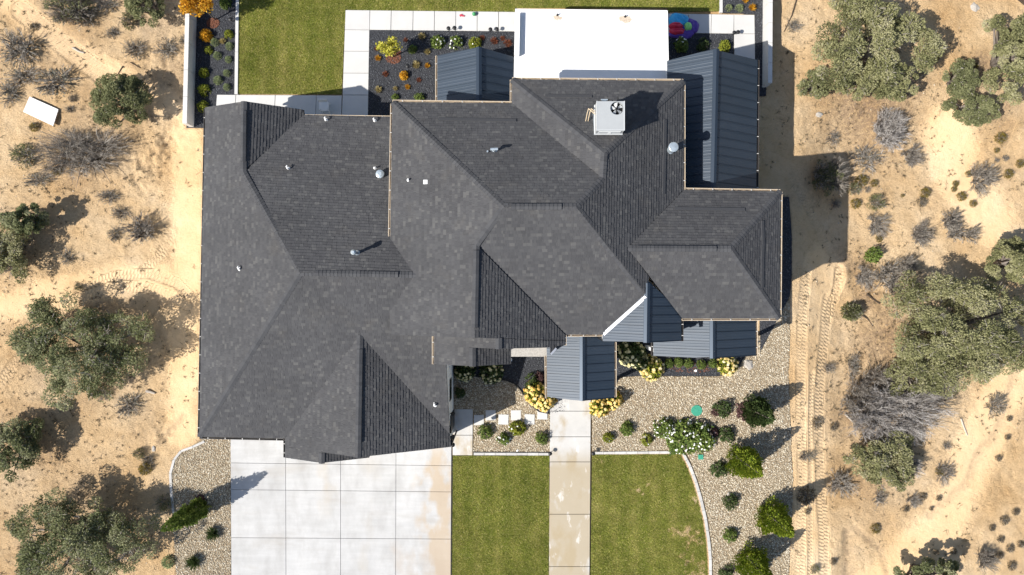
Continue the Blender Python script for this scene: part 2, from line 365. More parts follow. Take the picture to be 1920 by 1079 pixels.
# a washed bank beside the right track and erosion rills
def seg_dist(x, y, pts):
    best = np.full(x.shape, 1e9); al = np.zeros(x.shape); acc = 0; side = np.zeros(x.shape)
    for (x0, y0), (x1, y1) in zip(pts[:-1], pts[1:]):
        dx, dy = x1-x0, y1-y0; L = math.hypot(dx, dy)
        t = np.clip(((x-x0)*dx+(y-y0)*dy)/L**2, 0, 1)
        d = np.hypot(x-x0-t*dx, y-y0-t*dy); m = d < best
        sd = ((x-x0)*dy-(y-y0)*dx)/L
        best = np.where(m, d, best); al = np.where(m, acc+t*L, al); side = np.where(m, sd, side); acc += L
    return best, al, side
def hump(u, v, r): p = Pg(u, v); return np.exp(-((GX-p.x)**2+(GY-p.y)**2)/(r*S)**2)
Z_add = .45*hump(1568,520,30)+.25*hump(1540,545,26)-.15*hump(1545,580,22)
for u, v, r, q in ((300,290,50,1.), (335,255,35,1.), (260,330,40,.8), (300,110,50,.8), (1600,680,40,.5), (1620,560,50,.6), (300,800,40,.6)):
    rough = rough + q*hump(u, v, r)*(.42*fbm(GX*1.9, GY*1.3, 91, 4)+.22*fbm(GX*5.5, GY*3.8, 97, 3))
rough = rough + Z_add
core = (np.abs(GX) < 30.1) & (np.abs(GY) < 17.6)
across = np.zeros(GX.shape); track = np.zeros(GX.shape); along = np.zeros(GX.shape)
def WG(pts): return [tuple(Pg(u, v)[:2]) for u, v in pts]
TRACKS = [([(1512,505),(1504,600),(1502,700),(1502,800),(1505,900),(1503,1000),(1498,1100)], .34),
          ([(1552,560),(1545,640),(1537,720),(1534,800),(1538,900),(1545,1000),(1545,1100)], .36),
          ([(1572,505),(1568,540),(1560,570),(1553,600)], .3), ([(1523,700),(1520,800),(1519,1090)], .2),
          ([(100,595),(140,560),(200,540),(270,538),(320,555),(350,572)], .36),
          ([(150,545),(215,518),(280,512),(330,530),(360,560)], .34), ([(318,440),(300,480),(270,505)], .3),
          ([(60,640),(20,690),(0,720)], .3), ([(1485,330),(1530,420),(1555,470)], .3), ([(250,180),(150,110),(40,20)], .6)]
for pts, wd in TRACKS:
    d, a, sd = seg_dist(GX, GY, WG(pts))
    f = np.clip((wd-d)/.08, 0, 1)*core
    Z = Z - .025*f*(1-wide) + .03*np.clip(1-np.abs(d-wd-.05)/.08, 0, 1)*core*(1-wide)
    rough = rough*(1-.5*f); along = np.where(f > track, a, along); across = np.where(f > track, sd, across); track = np.maximum(track, f)
graded = np.zeros(GX.shape)
for pts, wd in [([(352,235),(352,420),(348,620),(342,810)], .95), ([(-60,590),(80,560),(200,528),(300,520),(345,560)], 1.0), ([(1545,490),(1528,620),(1524,800),(1526,1150)], 1.25), ([(330,205),(250,165),(150,100),(20,5)], .85), ([(1780,240),(1800,330),(1860,420)], 1.6), ([(1900,700),(1780,960),(1650,1100)], 1.5)]:
    d, a, sd = seg_dist(GX, GY, WG(pts)); graded = np.maximum(graded, np.clip(1.25-(d/wd)**2+.9*fbm(GX*.9, GY*.9, 23), 0, 1)*core)
rough = rough*(1-.7*graded)
RILLS = [([(1905,700),(1890,760),(1868,815),(1835,850),(1815,905),(1780,935),(1745,965)], .25, .05), ([(1588,1000),(1590,1079),(1602,1120)], .3, .12),
         ([(1600,990),(1650,1030),(1670,1090)], .18, .04), ([(300,830),(330,800),(345,780)], .2, .06)]
rill = np.zeros(GX.shape)
for pts, wd, dp in RILLS:
    d, a, sd = seg_dist(GX, GY, WG(pts)); Z = Z - dp*np.exp(-(d/wd)**2)*core; rill = np.maximum(rill, np.exp(-(d/(wd*1.1))**4)*core)
Z = Z + np.where(wide, 0, rough)
Z = np.where(wide & ~mask, np.minimum(Z, gz(GX, GY)-.008), Z); Z = np.where(mask, gz(GX, GY)-.09, Z)
# leaf litter lies under and round the junipers
DUFF = [(150,660,150,.7),(130,1000,170,.7),(1640,200,130,1.0),(1580,180,70,.8),(1835,140,45,1.0),(1690,165,70,.9),(1700,640,120,.9),(1660,760,110,1),(1640,560,45,.9),(1650,900,80,.6),(1625,490,60,.7),
        (160,290,110,.7),(40,440,90,.7),(60,830,120,.7),(230,200,90,.6),(120,40,120,.6),(300,160,60,.5),(330,120,50,.5),(1890,200,60,.7),(1660,250,50,.5),(1530,350,60,.4),(260,780,60,.4),(60,110,90,.4),(1640,960,60,.4),(300,40,60,.6)]
duff = np.zeros(GX.shape)
for u, v, r, a in DUFF:
    wx = fbm(GX*.5, GY*.5, 5)*70; wy = fbm(GX*.5, GY*.5, 9)*70
    duff = np.maximum(duff, a*np.exp(-(((U-u+wx)**2+(V_-v+wy)**2)/(r*.75)**2)**1.5))
duff = np.maximum(duff, .62*rill)
ny, nx = GX.shape
idx = np.arange(ny*nx).reshape(ny, nx)
Q = np.stack([idx[:-1,:-1], idx[:-1,1:], idx[1:,1:], idx[1:,:-1]], -1).reshape(-1, 4)
gme = np_mesh('ground', np.stack([GX, GY, Z], -1).reshape(-1, 3), [Q], smooth=True)
for nm, arr in (('track', track), ('along', along), ('across', across), ('graded', graded), ('duff', duff)):
    a = gme.attributes.new(nm, 'FLOAT', 'POINT'); a.data.foreach_set('value', arr.astype(np.float32).ravel())
def sand_mat():
    m = bpy.data.materials.new('sand'); m.use_nodes = True; n = m.node_tree.nodes; l = m.node_tree.links
    b = n['Principled BSDF']; b.inputs['Roughness'].default_value = .95; b.inputs['Specular IOR Level'].default_value = .1
    geo = n.new('ShaderNodeNewGeometry')
    def nz(sc, det=6, rg=.6, st=None):
        t = n.new('ShaderNodeTexNoise'); t.inputs['Scale'].default_value = sc; t.inputs['Detail'].default_value = det; t.inputs['Roughness'].default_value = rg
        if st:
            mp = n.new('ShaderNodeMapping'); mp.inputs['Scale'].default_value = st; mp.inputs['Rotation'].default_value = (0, 0, .6)
            l.new(geo.outputs['Position'], mp.inputs[0]); l.new(mp.outputs[0], t.inputs['Vector'])
        else: l.new(geo.outputs['Position'], t.inputs['Vector'])
        return t.outputs['Fac']
    def ramp(fac, stops):
        r = n.new('ShaderNodeValToRGB'); l.new(fac, r.inputs[0]); e = r.color_ramp.elements
        for i, (p, c) in enumerate(stops):
            el = e[0] if i == 0 else (e[-1] if i == len(stops)-1 else e.new(p)); el.position = p; el.color = (*c, 1)
        return r.outputs[0]
    def mix(f, a, bb, mode='MIX'):
        x = n.new('ShaderNodeMix'); x.data_type = 'RGBA'; x.blend_type = mode
        if isinstance(f, float): x.inputs[0].default_value = f
        else: l.new(f, x.inputs[0])
        l.new(a, x.inputs[6])
        if isinstance(bb, tuple): x.inputs[7].default_value = (*bb, 1)
        else: l.new(bb, x.inputs[7])
        return x.outputs[2]
    def attr(nm):
        a = n.new('ShaderNodeAttribute'); a.attribute_name = nm; return a.outputs['Fac']
    def math_(op, a, bb=None):
        x = n.new('ShaderNodeMath'); x.operation = op
        for i, q in enumerate((a, bb)):
            if q is None: continue
            if isinstance(q, (int, float)): x.inputs[i].default_value = q
            else: l.new(q, x.inputs[i])
        return x.outputs[0]
    col = ramp(nz(.22, 8, .62), [(.28, (.48,.30,.14)), (.42, (.60,.41,.22)), (.56, (.66,.48,.285)), (.74, (.72,.56,.375))])
    col = mix(1.0, col, ramp(nz(3.2, 6, .7), [(.28, (.80,.76,.72)), (.46, (1,1,1)), (.75, (1.06,1.05,1.04))]), 'MULTIPLY')
    col = mix(1.0, col, ramp(nz(19, 4, .7), [(.26, (.74,.70,.66)), (.38, (1,1,1)), (.80, (1.08,1.08,1.08))]), 'MULTIPLY')
    pat = math_('MULTIPLY', math_('SMOOTHSTEP' if False else 'MULTIPLY', attr('duff'), 1.0), 1.0)
    brk = ramp(nz(5.5, 6, .75), [(.34, (0,0,0)), (.56, (1,1,1))])
    dm = n.new('ShaderNodeMath'); dm.operation = 'MULTIPLY'; l.new(pat, dm.inputs[0]); l.new(brk, dm.inputs[1])
    col = mix(math_('MULTIPLY', dm.outputs[0], .80), col, (.235,.165,.115))
    col = mix(math_('MULTIPLY', attr('graded'), .30), col, (.66,.475,.275))
    col = mix(math_('MULTIPLY', attr('track'), .2), col, (.62,.47,.30))
    calm = math_('SUBTRACT', 1.0, math_('MULTIPLY', attr('graded'), .72))
    l.new(col, b.inputs['Base Color'])
    nrm = None
    def bump(h, dist, st=None):
        nonlocal nrm
        bp = n.new('ShaderNodeBump'); bp.inputs['Distance'].default_value = dist; l.new(h, bp.inputs['Height'])
        if st is not None: l.new(st, bp.inputs['Strength'])
        if nrm: l.new(nrm, bp.inputs['Normal'])
        nrm = bp.outputs[0]
    bump(nz(2.6, 6, .66), .24, calm); bump(nz(10, 6, .72, (1, 2.2, 1)), .11, calm); bump(nz(38, 4), .022)
    # two staggered rows of lugs, worn away in patches
    wear = ramp(nz(1.1, 5, .7), [(.36, (.15,.15,.15)), (.58, (1,1,1))])
    row = math_('MULTIPLY', math_('SIGN', attr('across')), .055)
    tr = math_('MULTIPLY', math_('SINE', math_('MULTIPLY', math_('ADD', math_('ADD', attr('along'), row), math_('MULTIPLY', attr('across'), .35)), 2*math.pi/.20)), math_('MULTIPLY', attr('track'), wear))
    bump(tr, .015)
    l.new(nrm, b.inputs['Normal'])
    return m
M['sand'] = sand_mat()
gme.materials.append(M['sand'])
link('ground', gme, kind='structure')
def ground_at(x, y):
    i = np.clip(np.searchsorted(gy, y)-1, 0, ny-2); j = np.clip(np.searchsorted(gx, x)-1, 0, nx-2)
    return Z[i, j]

# ------------------------------------------------------------------ beds, gravel, lawns, paving
R = np.random.default_rng(7)
def sample_poly(poly, dens):
    xs = [p[0] for p in poly]; ys = [p[1] for p in poly]
    x0, x1, y0, y1 = max(min(xs), -29.5), min(max(xs), 29.5), max(min(ys), -17), min(max(ys), 17)
    n = int((x1-x0)*(y1-y0)*dens); q = R.random((n, 2))*[x1-x0, y1-y0]+[x0, y0]
    return q[in_poly(q[:, 0], q[:, 1], poly)]
OCT = np.array([[1,0,0],[0,1,0],[-1,0,0],[0,-1,0],[0,0,1],[0,0,-1]], float)
OCF = np.array([[0,1,4],[1,2,4],[2,3,4],[3,0,4],[1,0,5],[2,1,5],[3,2,5],[0,3,5]])
def stones(name, q, zz, r0, r1, mat, tint=None, flat=.62, **kw):
    n = len(q); rad = r0+(r1-r0)*R.random(n)**1.6; th = R.random(n)*6.283
    v = OCT[None]*(1+.35*(R.random((n, 6, 3))-.5)); v = v*rad[:, None, None]*np.stack([1+.5*R.random(n), .75+.4*R.random(n), np.full(n, flat)], -1)[:, None, :]
    c, s = np.cos(th), np.sin(th); tx = (R.random(n)-.5)*.9
    x = v[..., 0]*c[:, None]-v[..., 1]*s[:, None]; y = v[..., 0]*s[:, None]+v[..., 1]*c[:, None]; z = v[..., 2]+tx[:, None]*v[..., 0]*.5
    Vv = np.stack([x+q[:, :1], y+q[:, 1:2], z+np.asarray(zz).reshape(-1, 1)+rad[:, None]*.3], -1).reshape(-1, 3)
    F = (OCF[None]+6*np.arange(n)[:, None, None]).reshape(-1, 3)
    t = np.repeat(np.clip(R.random(n) if tint is None else tint, 0, 1), 8)
    return link(name, np_mesh(name, Vv, [F], t, mat), **kw)
def bed(name, key, z, mat):
    mb = MB(); mb.prism(W(BEDS[key]), z-.25, z); return mb.obj(name, mat, kind='structure')
for i, (key, poly) in enumerate(BEDS.items()):
    peb = key.startswith('pebble'); z = .012+.004*i
    bed('gravel_bed', key, z, M['pebble_bed' if peb else 'lava_bed'])
    q = sample_poly(W(poly), 380 if peb else 300)
    where = {'pebble_front': 'round the front garden shrubs', 'pebble_side': 'beside the driveway', 'pebble_court': 'in the entry court',
             'lava_west': 'along the left concrete wall', 'lava_centre': 'between patio walk and house', 'lava_east': 'beside the covered patio', 'lava_north_east': 'along the right concrete wall',
             'lava_court': 'under the entry eaves', 'lava_entry': 'under the front window planting', 'lava_flank': 'beside the right wing'}[key]
    stones('pebble_gravel' if peb else 'lava_gravel', q, np.full(len(q), z), .022 if peb else .016, .046 if peb else .036, M['pebble' if peb else 'lava'],
           kind='stuff', label=('loose tan and cream river pebbles ' if peb else 'fine charcoal crushed lava gravel ')+where)

LAWNS = [('clipped green backyard lawn behind the house', [(449.5,-60),(1348,-60),(1348,21),(1252,22),(1252,15),(966,15),(966,22.5),(694,19.5),(647.5,18),(640,177),(446,176)]),
         ('square mown lawn between driveway and front walk', [(848.5,855),(1029.5,855),(1027.5,1150),(846,1150)]),
         ('mown front lawn with a curved right edge', [(1110.5,853),(1275,852.5)]+[(u-2, v+1.5) for u, v in LAWN_CURVE]+[(1106.5,1150)])]
for i, (lab, poly) in enumerate(LAWNS):
    mb = MB(); mb.prism(W(poly), -.2, .008); mb.obj('lawn', M['lawn'], kind='structure')
    q = sample_poly(W(poly), 1500); n = len(q)
    th = R.random(n)*6.283; L = .05+.06*R.random(n); ln = .45+.5*R.random(n)
    d = np.stack([np.cos(th), np.sin(th)], -1); sd = np.stack([-d[:, 1], d[:, 0]], -1)*(.013+.012*R.random(n))[:, None]
    b0 = np.concatenate([q-sd, np.full((n, 1), .006)], 1); b1 = np.concatenate([q+sd, np.full((n, 1), .006)], 1)
    tp = np.concatenate([q+d*(L*ln)[:, None], (.01+L*np.sqrt(np.maximum(0, 1-ln**2))*.8)[:, None]], 1)
    Vv = np.stack([b0, b1, tp], 1).reshape(-1, 3)
    t = .46+.24*fbm(q[:, 0]*.8, q[:, 1]*.8, 41)*1.6+.25*fbm(q[:, 0]*3.5, q[:, 1]*3.5, 43)+.44*(R.random(n)-.5)+.14*fbm(q[:, 0]*1.8, q[:, 1]*.22, 45)
    t = np.clip(t, 0, .85) + .14*np.clip(fbm(q[:, 0]*.55, q[:, 1]*.55, 51+i, 4)-.02, 0, .4) + .085*np.sin((q[:, 0]+.15*fbm(q[:, 0], q[:, 1], 8))*2*math.pi/1.1)
    t = np.where(R.random(n) < .06, .95, t)
    link('grass', np_mesh('grass', Vv, [np.arange(3*n).reshape(-1, 3)], np.clip(t, 0, 1), M['grass']), kind='stuff', label='short grass blades of the '+lab)

def lerp2(quad, fx, fy):
    (a, b, c, d) = [Vector(p) for p in quad]
    t = a.lerp(b, fx); o = d.lerp(c, fx); return t.lerp(o, fy)
def slabs(parent, quad, us, vs, z, mat, gap=.012, name='slab', th=.12):
    """a grid of separate concrete slabs with recessed joints"""
    for i in range(len(us)-1):
        for j in range(len(vs)-1):
            pts = [P(*lerp2(quad, fx, fy), 0) for fx, fy in ((us[i], vs[j]), (us[i+1], vs[j]), (us[i+1], vs[j+1]), (us[i], vs[j+1]))]
            c = sum(pts, Vector())/4
            q = []
            for p in pts:
                dd = p-c; q.append(c+Vector((dd.x-math.copysign(gap, dd.x), dd.y-math.copysign(gap, dd.y), 0)))
            b = .012; inn = [p-(p-c).normalized()*b for p in q]
            t = random.random()*.8+.1
            vsx = [(p.x, p.y, z-th) for p in q]+[(p.x, p.y, z-.01) for p in q]+[(p.x, p.y, z) for p in inn]
            fs = [(11, 10, 9, 8)] + [(k_, 4+k_, 4+(k_+1) % 4, (k_+1) % 4) for k_ in range(4)] + [(4+k_, 8+k_, 8+(k_+1) % 4, 4+(k_+1) % 4) for k_ in range(4)]
            mb = MB(); mb.add(vsx, fs, t); mb.obj(name, mat, parent)
def fr(vals): a, b = vals[0], vals[-1]; return [(x-a)/(b-a) for x in vals]
random.seed(4)
def bedding(name, pts, z=-.01):
    mb = MB(); mb.prism(W(pts), z-.15, z); return mb.obj(name, M['edge'], kind='structure')
d_ = bedding('driveway', [(433,806),(847,806),(845,1150),(435,1150)])
slabs(d_, [(432.5,806),(847,812.5),(845,1150),(434.5,1150)], fr([432.5,536,639,743,847]), fr([806,868,918,1008,1100,1150]), .045, M['drive'], .008)
f_ = bedding('front_walk', [(1031,700),(1108,700),(1106,1150),(1028.5,1150)])
slabs(f_, [(1031.5,700),(1108.5,700),(1105,1150),(1028.5,1150)], [0, 1], fr([700,771,819,866,964,1062,1150]), .055, M['walk'], .012)
g_ = bedding('side_walk', [(850,768),(886,768),(886,853),(849,853)])
slabs(g_, [(849.5,767),(887,767),(886.5,854),(848.5,854)], [0, 1], fr([767,816,854]), .05, M['walk'], .012)
p_ = bedding('patio_walk', [(649,21),(965,24),(965,59),(692,58),(690,218),(642,218)])
slabs(p_, [(694,20),(967,23),(967,60),(693,57)], fr([694,734,775,815,855,895,935,967]), [0, 1], .05, M['concrete'])
slabs(p_, [(648,19.5),(694,20),(690.5,220),(641,220)], [0, 1], fr([20,57,97,138,179,220]), .052, M['concrete'])
slabs(p_, [(407,178),(641.5,179.5),(640.5,222),(404,222)], fr([407,443,517,594,642]), [0, 1], .048, M['concrete'])
e_ = bedding('side_patio', [(1253,28),(1412,30),(1412,112),(1377,112),(1376,63),(1253,62)])
slabs(e_, [(1252,26),(1376,28),(1375.5,64),(1250,63)], fr([1252,1291,1334,1376]), [0, 1], .05, M['concrete'])
slabs(e_, [(1376,28),(1414.5,28.5),(1416,150),(1376,150)], [0, 1], fr([28,64,112,150]), .052, M['concrete'])
b_ = bedding('covered_patio', [(968,24),(1250,26),(1250,190),(966,190)])
slabs(b_, [(968,24),(1250,26),(1250,190),(966,190)], fr([0,1,2,3,4]), fr([0,1,2]), .046, M['concrete'])

def strip(name, pts, wd, z0, z1, mat, piece=0.0, **kw):
    """a kerb following a line; cut into separate pieces when piece > 0"""
    pts = [Vector((*p, 0)) for p in W(pts)]
    out = []
    if piece:
        par = MB(); L = 0
        res = [pts[0]]
        for a, b in zip(pts[:-1], pts[1:]):
            n_ = max(1, round((b-a).length/piece))
            res += [a.lerp(b, (i+1)/n_) for i in range(n_)]
        root = empty(name, res[0], **kw)
        for a, b in zip(res[:-1], res[1:]):
            d = (b-a).normalized(); mb = MB(); zc = (z0+z1)/2
            mb.bar((a+d*.008-res[0])+Vector((0, 0, zc)), (b-d*.008-res[0])+Vector((0, 0, zc)), wd*(.94+.12*random.random()), (z1-z0), t=random.random())
            mb.obj('kerb_piece', mat, root)
        return root
    mb = MB()
    for a, b in zip(pts[:-1], pts[1:]): mb.bar(a+Vector((0, 0, (z0+z1)/2)), b+Vector((0, 0, (z0+z1)/2)), wd, z1-z0, t=random.random())
    return mb.obj(name, mat, **kw)
strip('kerb', [(888,851),(1030,851.5)], .14, -.1, .075, M['curb'], .6, kind='structure')
strip('kerb', [(1110.5,849.5),(1279,848)], .14, -.1, .075, M['curb'], .6, kind='structure')
strip('kerb', [(u+3.5, v-1) for u, v in LAWN_CURVE], .15, -.1, .078, M['curb'], .55, kind='structure')
strip('kerb', [(446.5,-60),(443.6,178)], .17, -.1, .08, M['concrete'], 2.5, kind='structure')
strip('kerb', [(1351.5,-60),(1351.5,25)], .17, -.1, .08, M['concrete'], 2.5, kind='structure')
strip('kerb', [(384,828),(362,838),(340,846),(327,862),(320,888),(322,925),(326,962)], .13, -.1, .06, M['curb'], .7, kind='structure')
strip('bed_edging', [(849,699.5),(925,710.5),(951,713.5),(966.5,720.5),(976.5,732.5),(986.5,746.5),(998.5,761.5),(1010,771.5),(1030,775.5)], .05, -.05, .10, M['edge'], kind='structure')
strip('bed_edging', [(848.2,856),(846.2,1150)], .05, -.05, .03, M['edge'], kind='structure')
strip('bed_edging', [(888,847.5),(1030,848)], .04, -.05, .05, M['edge'], kind='structure')
STEPS = [(898,788,'leftmost stepping stone, half in shade, next to the side walk'), (920,779,'second stepping stone from the side walk, crossed by the shadow edge'), (944,787,'sunlit white stepping stone, third from the side walk'),
         (967.5,779,'white stepping stone, fourth from the side walk, above a green shrub'), (993,786.5,'white stepping stone with grey specks, fifth from the side walk'), (1017,777.5,'white stepping stone nearest the front walk')]
for i, (u, v, lab) in enumerate(STEPS):
    mb = MB(); c = P(u, v, .06); h = .285; b = .012
    q = [(-h,-h),(h,-h),(h,h),(-h,h)]
    vsx = [(x, y, -.09) for x, y in q]+[(x, y, -.012) for x, y in q]+[(x*.96, y*.96, 0) for x, y in q]
    mb.add(vsx, [(8,9,10,11)]+[(k_, (k_+1)%4, 4+(k_+1)%4, 4+k_) for k_ in range(4)]+[(4+k_, 4+(k_+1)%4, 8+(k_+1)%4, 8+k_) for k_ in range(4)], random.random())
    o = mb.obj('stepping_stone', M['concrete'], label=lab, cat='paver', group='stepping stones across the pebble court'); o.location = c; o.rotation_euler = (0, 0, random.uniform(-.03, .03)-.012)

# retaining walls
def ret_wall(base_in, top_out, top_in, h, label, end_v):
    """poured wall: u of the visible inner foot, and of the top edges, from above the frame to its end"""
    root = empty('retaining_wall', P(base_in[1], end_v, 0), label=label, cat='wall')
    n_ = 6; v0 = -70
    for i in range(n_):
        fa, fb = i/n_, (i+1)/n_
        def at(pair, v, z): 
            f = (v-v0)/(end_v-v0); return P(pair[0]+(pair[1]-pair[0])*f, v, z)
        va, vb = v0+(end_v-v0)*fa, v0+(end_v-v0)*fb
        vs_ = []
        for v in (va+.3, vb-.3):
            fi = at(top_in, v, h); fo = at(top_out, v, h); vs_ += [fi, fo, Vector((fo.x, fo.y, -.6)), Vector((fi.x, fi.y, -.6))]
        vs_ = [p-root.location for p in vs_]
        mb = MB(); mb.add(vs_, [(0,1,2,3),(7,6,5,4),(0,4,5,1),(1,5,6,2),(2,6,7,3),(3,7,4,0)])
        mb.obj('wall_panel', M['wall_conc'], root)
ret_wall((363,358), (349.5,342), (357,350), .9, 'long pale concrete retaining wall along the left planting bed', 232)
ret_wall((1428,1431), (1449,1448), (1441.5,1440), .9, 'pale concrete retaining wall right of the side patio', 156)
# ------------------------------------------------------------------ the house
house = empty('house', (0, 0, 0), 'large one-of-a-kind house with dark charcoal shingle hip roofs and blue-grey metal porch roofs', 'house')
PLANES = []                                        # (pixel polygon, normal, origin) for setting things on the roof
def fit(pts):
    A = np.array([[*p] for p in pts]); c = A.mean(0); u_, s_, vt = np.linalg.svd(A-c); n = vt[2]
    if n[2] < 0: n = -n
    return Vector(n), Vector(c)
def on_plane(u, v, n, c):
    o = Vector((0, 0, H)); d = (P(u, v, 0)-o); t = n.dot(c-o)/n.dot(d); return o+d*t
def roof_pt(u, v):
    best = None
    for poly, n, c in PLANES:
        if in_poly(np.array(float(u)), np.array(float(v)), poly):
            p = on_plane(u, v, n, c)
            if best is None or p.z > best[0].z: best = (p, n)
    return best
def clip(poly, clipper):
    """Sutherland-Hodgman; clipper convex CCW"""
    out = poly
    for i in range(len(clipper)):
        (ax, ay), (bx, by) = clipper[i], clipper[(i+1) % len(clipper)]
        inp = out; out = []
        if not inp: return []
        def side(p): return (bx-ax)*(p[1]-ay)-(by-ay)*(p[0]-ax)
        for j in range(len(inp)):
            p, q = inp[j], inp[(j+1) % len(inp)]; sp, sq = side(p), side(q)
            if sp >= 0: out.append(p)
            if sp*sq < 0:
                t = sp/(sp-sq); out.append((p[0]+(q[0]-p[0])*t, p[1]+(q[1]-p[1])*t))
    return out
def area2(p): return .5*sum(p[i][0]*p[(i+1)%len(p)][1]-p[(i+1)%len(p)][0]*p[i][1] for i in range(len(p)))
rs = random.Random(11)
EXPO = .150
def slope(parent, pieces, drop=.2):
    """one roof slope: list of convex pieces, each a list of (u, v, z)"""
    allp = [P(*p) for pc in pieces for p in pc]
    n, c = fit(allp)
    down = Vector((n.x, n.y, 0)).normalized(); up = (-(down - n*down.dot(n))).normalized(); sx = up.cross(n).normalized()
    proj = lambda p: p - n*n.dot(p-c)
    to2 = lambda p: ((p-c).dot(sx), (p-c).dot(up))
    mb = MB(); conv = []
    for pc in pieces:
        pts = [proj(P(*p)) for p in pc]
        mb.poly_slab([p-n*.012 for p in pts], drop)
        q = [to2(p) for p in pts]
        if area2(q) < 0: q = q[::-1]
        conv.append(q); PLANES.append(([(p[0], p[1]) for p in pc], n, c))
    deck = mb.obj('roof_slope', M['deck'], parent)
    s0 = min(p[0] for q in conv for p in q); s1 = max(p[0] for q in conv for p in q)
    t0 = min(p[1] for q in conv for p in q); t1 = max(p[1] for q in conv for p in q)
    sm = MB(); row = 0; t = t0-.01
    while t < t1:
        s = s0-rs.random()*.3; base = rs.random()*.12
        while s < s1:
            wd = rs.choice((.08, .11, .14, .17, .20, .25)); lam = rs.random()
            rect = [(s, t), (s+wd, t), (s+wd, t+EXPO+.004), (s, t+EXPO+.004)]
            tint = rs.random(); tint = (.12+.58*tint+base) if rs.random() < .88 else .78+.22*rs.random()
            hb = .020+(.011 if lam < .45 else 0); ht = .003
            for q in conv:
                g = clip(rect, q)
                if len(g) < 3 or area2(g) < .0012: continue
                top = []; bot = []
                for a, b in g:
                    o = c+sx*a+up*b; hh = hb+(ht-hb)*(b-t)/EXPO
                    top.append(o+n*hh); bot.append(o-n*.008)
                m = len(g)
                sm.add(top+bot, [tuple(range(m))]+[(i, i+m, (i+1)%m+m, (i+1)%m) for i in range(m)], min(1, tint))
            s += wd+.004
        t += EXPO; row += 1
    sm.obj('shingles', M['shingle'], deck, kind='stuff')
    return deck
def cap(parent, pts, wid=.30, drop=.055, vent=False):
    """ridge or hip cap made of short overlapping pieces"""
    pts = [P(*p) for p in pts]; mb = MB()
    for a, b in zip(pts[:-1], pts[1:]):
        L = (b-a).length; d = (b-a)/L; r = d.cross(Vector((0, 0, 1))).normalized(); n_ = max(2, int(L/.17))
        for i in range(n_):
            p = a+d*(L*i/n_); q = a+d*(L*(i+1.12)/n_); h0, h1 = .022, .040
            if vent: h0 += .05; h1 += .05
            lo = Vector((0, 0, -drop)); A = [p+Vector((0,0,h0)), p+r*wid/2+lo+Vector((0,0,h0)), q+Vector((0,0,h1)), q+r*wid/2+lo+Vector((0,0,h1)), p-r*wid/2+lo+Vector((0,0,h0)), q-r*wid/2+lo+Vector((0,0,h1))]
            B = [x-Vector((0, 0, .04+(.06 if vent else 0))) for x in A]
            mb.add(A+B, [(0,1,3,2), (0,2,5,4), (1,7,9,3), (4,5,11,10), (2,3,9,8), (2,8,11,5), (0,6,7,1), (0,4,10,6)], rs.random())
    return mb.obj('ridge_vent' if vent else 'ridge_cap', M['shingle_cap'], parent)
def gutter(parent, a, b, inside, mat='gutter', strap=.92, wid=.07, lift=.0):
    """open gutter with straps along an eave, on the side away from pixel 'inside'"""
    A = P(*a); B = P(*b); d = (B-A).normalized(); o = Vector((d.y, -d.x, 0)).normalized()
    I = P(inside[0], inside[1], A.z)
    if (I-A).dot(o) > 0: o = -o
    dz = Vector((0, 0, -.06+lift)); mb = MB()
    mb.bar(A+o*wid/2+dz+Vector((0,0,-.05)), B+o*wid/2+dz+Vector((0,0,-.05)), wid, .014)
    mb.bar(A+o*(wid+.008)+dz, B+o*(wid+.008)+dz, .03, .115)
    mb.bar(A+o*.004+dz, B+o*.004+dz, .012, .112)
    for e in (A, B): mb.bar(e+dz, e+dz+o*(wid), .014, .11)
    g = mb.obj('gutter', M[mat], parent)
    L = (B-A).length; n_ = max(1, round(L/strap)); sm = MB()
    for i in range(n_):
        p = A+d*(L*(i+.5)/n_)+dz+Vector((0, 0, .066)); sm.bar(p, p+o*(wid+.012), .032, .016)
    sm.obj('strap', M['strap'], g, kind='stuff')
    return g

ga = house
a_w = (563,512,6.65); a_rv = (456,322,4.86); a_pk = (457,190,4.92)
slope(ga, [[(386,202,3.53), a_pk, a_rv, (380,430,3.5)], [(380,430,3.5), a_rv, a_w, (374,819,3.5)]])
slope(ga, [[a_pk, (568,206,3.5), (570,217,3.5), a_rv]])
slope(ga, [[(570,217,3.5), (740,220,3.5), (740,513.5,6.64), a_w, a_rv], [(740,455,6.07), (779,516,6.65), (740,513.5,6.64)]])
slope(ga, [[a_w, (675,514,6.65), (675,626,5.52), (535,822,3.5), (374,819,3.5)], [(675,514,6.65), (779,516,6.65), (832,600,5.84), (843,814,3.66), (675,626,5.52)]])
slope(ga, [[(675,626,5.55), (671,858,5.6), (603,848,4.6), (535,838,3.5), (535,822,3.5)], [(603,848,4.6), (603,868.5,4.6), (535,858.5,3.5), (535,838,3.5)]])
slope(ga, [[(675,626,5.55), (843,813,3.6), (845,838,3.5), (671,858,5.6)]])
slope(ga, [[(603,846,4.6), (603,868.5,4.6), (692,858.5,3.5), (692,838,3.5)]])
cap(ga, [a_pk, a_rv]); cap(ga, [a_rv, a_w], drop=.055); cap(ga, [a_w, (779,516,6.65)]); cap(ga, [a_w, (374,819,3.5)], drop=.05)
cap(ga, [(675,627,5.55), (671,858,5.6)], drop=.06); cap(ga, [(603,850,4.6), (603,868.5,4.6)])
cap(ga, [(457,208,4.93), (456,302,4.87)], vent=True, wid=.26); cap(ga, [(590,512.3,6.66), (746,515.2,6.66)], vent=True, wid=.26); cap(ga, [(674.6,655,5.56), (671.8,830,5.6)], vent=True, wid=.28)
gutter(ga, (385.5,204,3.5), (373.5,819.5,3.47), (500,600), 'gutter_dark')
gutter(ga, (374,820,3.47), (535,823.5,3.47), (450,700), 'gutter_dark')
